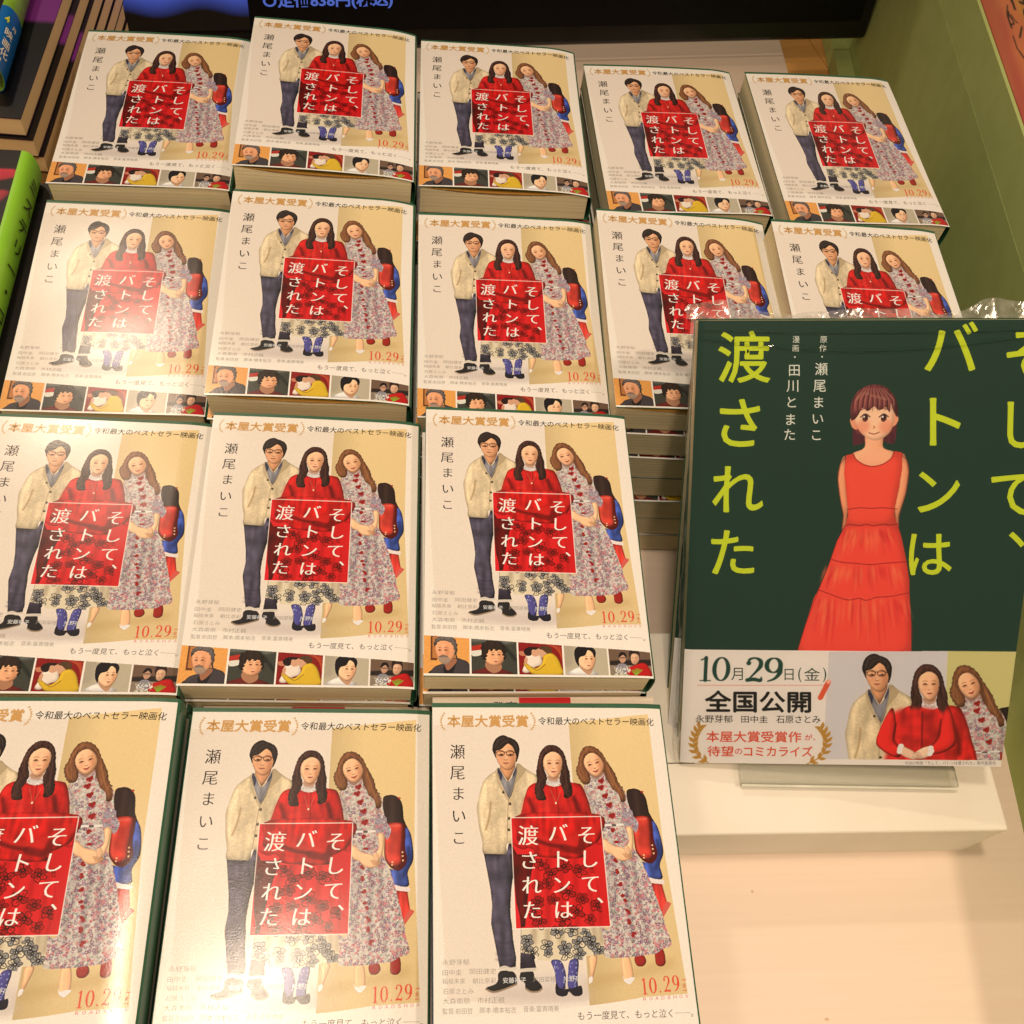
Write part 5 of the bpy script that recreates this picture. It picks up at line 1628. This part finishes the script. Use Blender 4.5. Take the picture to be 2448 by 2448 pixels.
purple = paint_photo(31, 182, 230, P_CROWD, 240, (30, 22, 34))
purple.fill([(0, 100), (182, 104), (182, 138), (0, 150)], (118, 40, 112), sm=False, soft=4)
purple.fill([(0, 142), (182, 136), (182, 232), (0, 232)], (12, 9, 14), sm=False, soft=4)
pur_me = flat_print('cover_print', purple, .18, .23)
MZ = .0135
MW, MH = .18, .23
def from_corner(xc, yc, W, H, rz):
    r = math.radians(rz)
    dx, dy = -W / 2, H / 2
    return xc + dx * math.cos(r) - dy * math.sin(r), yc + dx * math.sin(r) + dy * math.cos(r)
mags = [(-.2300, .5250), (-.2262, .5225), (-.2238, .5240), (-.2232, .5250), (-.2225, .527), (-.223, .528), (-.222, .527), (-.223, .529), (-.224, .528), (-.223, .527)]
for k, (xr, yf) in enumerate(mags):
    zt = .140 - k * MZ
    mc = from_corner(xr, yf, MW, MH, -1.4)
    e = empty('magazine', (mc[0], mc[1], zt - MZ), (0, 0, math.radians(-1.4)))
    V, F = box_vf(-.088, .0895, -.1145, .1135, .0008, MZ - .0009)
    obj('page_block', mesh('page_block', V, F, M_PAGE2), e)
    V, F = box_vf(-.09, .09, -.115, .115, MZ - .0008, MZ - .0003)
    obj('front_cover', mesh('front_cover', V, F, M_DARKC), e)
    V, F = box_vf(-.09, .09, -.115, .115, .0002, .0007)
    obj('back_cover', mesh('back_cover', V, F, M_DARKC), e)
    if k < 3:
        obj('cover_picture', pur_me, e, (0, 0, MZ - .00015))
    tag(e, ('top' if k == 0 else ORD[k]) + ' purple-covered magazine in the tan page-edged stack at the upper left', 'magazine', 'magazines stacked at the upper left')

def spined_book(loc, rz, W, H, T, spine_mat, cover_me, label, seed, text=None, obi=None, page=M_PAGE3):
    """thick paperback with a rounded spine on its right side"""
    e = empty('thick_book', loc, (0, 0, math.radians(rz)))
    V, F = box_vf(-W / 2, W / 2 - .004, -H / 2, H / 2, .0008, T - .0010)
    obj('page_block', mesh('page_block', V, F, page), e)
    def sp(u, v, rr=0.0, y0=-H / 2, y1=H / 2):
        y = y1 - v * (y1 - y0)
        a = u * math.pi
        return (W / 2 - .006 + (.007 + rr) * math.sin(a) ** .7, y, T / 2 + (T / 2 + rr) * math.cos(a))
    obj('spine', sheet(lambda u, v: sp(u, v), 24, 6, -.0004, 'spine', spine_mat), e)
    obj('front_cover', cover_me, e, (-.003, 0, T + .0001))
    V, F = box_vf(-W / 2, W / 2 - .006, -H / 2, H / 2, 0, .0006)
    obj('back_cover', mesh('back_cover', V, F, spine_mat), e)
    if obi:
        y0, y1, om = obi
        obj('paper_band', sheet(lambda u, v: sp(u, v, .0004, y0, y1), 24, 4, -.0002, 'paper_band', om), e)
    if text:
        Vv, Ff, n0 = [], [], 0
        for ch, yc, size, mat, uc in text:
            v, f = glyphs(ch, .01)
            for a, b_2 in v:
                uu = uc + (.38 - b_2) * 0
                # characters read down the spine: x across the spine, y along it
                u_ = uc + (-(a - .5)) * -size / (math.pi * T / 2)
                yy = yc + (b_2 - .38) * size
                q = sp(min(max(u_, .02), .98), 0, .0009, yy, yy)
                Vv.append((q[0], yy, q[2]))
            Ff.append((mat, [[i + n0 for i in ff] for ff in f]))
            n0 = len(Vv)
        mats, fm, FF = [], [], []
        for mat, fs in Ff:
            if mat not in mats:
                mats.append(mat)
            FF += fs
            fm += [mats.index(mat)] * len(fs)
        obj('spine_lettering', mesh('spine_lettering', Vv, FF, mats, fm), e)
    tag(e, label, 'book', None)
    return e
M_LIME = noise_mat('lime green spine', srgb(124, 190, 46), srgb(146, 208, 60), 14, .3, spec=.4)
M_LIMED = noise_mat('mottled green spine', srgb(74, 104, 34), srgb(140, 190, 60), 22, .3, (1, 1, 1), spec=.4)
M_BLUE = noise_mat('blue paper band', srgb(16, 92, 168), srgb(20, 100, 178), 20, .25, spec=.4)
M_INK = noise_mat('black lettering', srgb(34, 44, 22), srgb(40, 50, 26), 10, .5)
M_WHT = noise_mat('white lettering', srgb(236, 232, 214), srgb(226, 222, 206), 10, .5)
M_YEL = noise_mat('yellow lettering', srgb(206, 214, 60), srgb(196, 206, 54), 10, .5)
crowd = paint_photo(33, 170, 200, P_CROWD + [(230, 222, 210)], 420, (24, 18, 24))
crowd.fill([(0, 14), (170, 10), (170, 26), (0, 34)], (124, 46, 120), sm=False, soft=4)
crowd.fill([(100, 105), (172, 96), (172, 122), (100, 126)], (236, 226, 208), soft=1)
crowd.fill([(0, 150), (172, 146), (172, 182), (0, 186)], (22, 18, 20), sm=False, soft=2)
dark = paint_photo(35, 170, 200, [(20, 14, 16), (30, 18, 22), (14, 12, 14)], 100, (22, 16, 18))
for pts, cc in (([(60, 12), (120, 20), (168, 16), (166, 26), (120, 32), (70, 26)], (176, 36, 50)), ([(40, 48), (120, 44), (168, 34), (160, 52), (140, 66), (60, 74)], (150, 34, 46)), ([(80, 20), (120, 26), (150, 24), (120, 30)], (220, 70, 80))):
    dark.fill(pts, cc, vol=.6, volr=4, soft=1)
for k in range(14):
    dark.dot((140 + (k % 4) * 8, 118 + k * 5), 2.2, (226, 122, 40) if k % 3 else (236, 220, 190))
sb1 = from_corner(-.2425, .5480, .172, .196, 1.2)
spined_book((sb1[0], sb1[1], .1402), 1.2, .172, .196, .0215, M_LIMED, flat_print('front_cover', crowd, .166, .196), 'thick green-spined book with a blue band lying on the magazines', 1,
            text=[('4', -.0555, .0085, M_YEL, .24), ('月', -.058, .0045, M_WHT, .40), ('映', -.0662, .0078, M_WHT, .30), ('画', -.0755, .0078, M_WHT, .31), ('化', -.0842, .0078, M_WHT, .32), ('!', -.0925, .0078, M_WHT, .36)],
            obi=(-.098, -.044, M_BLUE))
sb2 = from_corner(-.2165, .3040, .172, .196, .8)
spined_book((sb2[0], sb2[1], .1125), .8, .172, .196, .0250, M_LIME, flat_print('front_cover', dark, .166, .196), 'thick lime green-spined book with a dark red cover picture', 2,
            text=[(ch, .078 - i * .0165, .0115, M_INK, .44) for i, ch in enumerate('ミステリー・コミック')])
for k in range(5):
    zt = .1124 - k * .0224
    e = empty('thick_book', (-.2130 - .085 + .0012 * (k % 2), .4985 - .1, zt - .0226), (0, 0, math.radians(.8)))
    V, F = box_vf(-.085, .0862, -.1, .1, .0012, .0213)
    obj('page_block', mesh('page_block', V, F, M_PAGE2), e)
    V, F = box_vf(-.086, .0862, -.101, .101, .0214, .0224)
    obj('front_cover', mesh('front_cover', V, F, M_SHADEC), e)
    V, F = box_vf(-.086, .0862, -.101, .101, .0002, .0011)
    obj('back_cover', mesh('back_cover', V, F, M_SHADEC), e)
    tag(e, ORD[k + 1] + ' book down in the stack topped by the lime green-spined book', 'book', 'books under the lime-spined book')
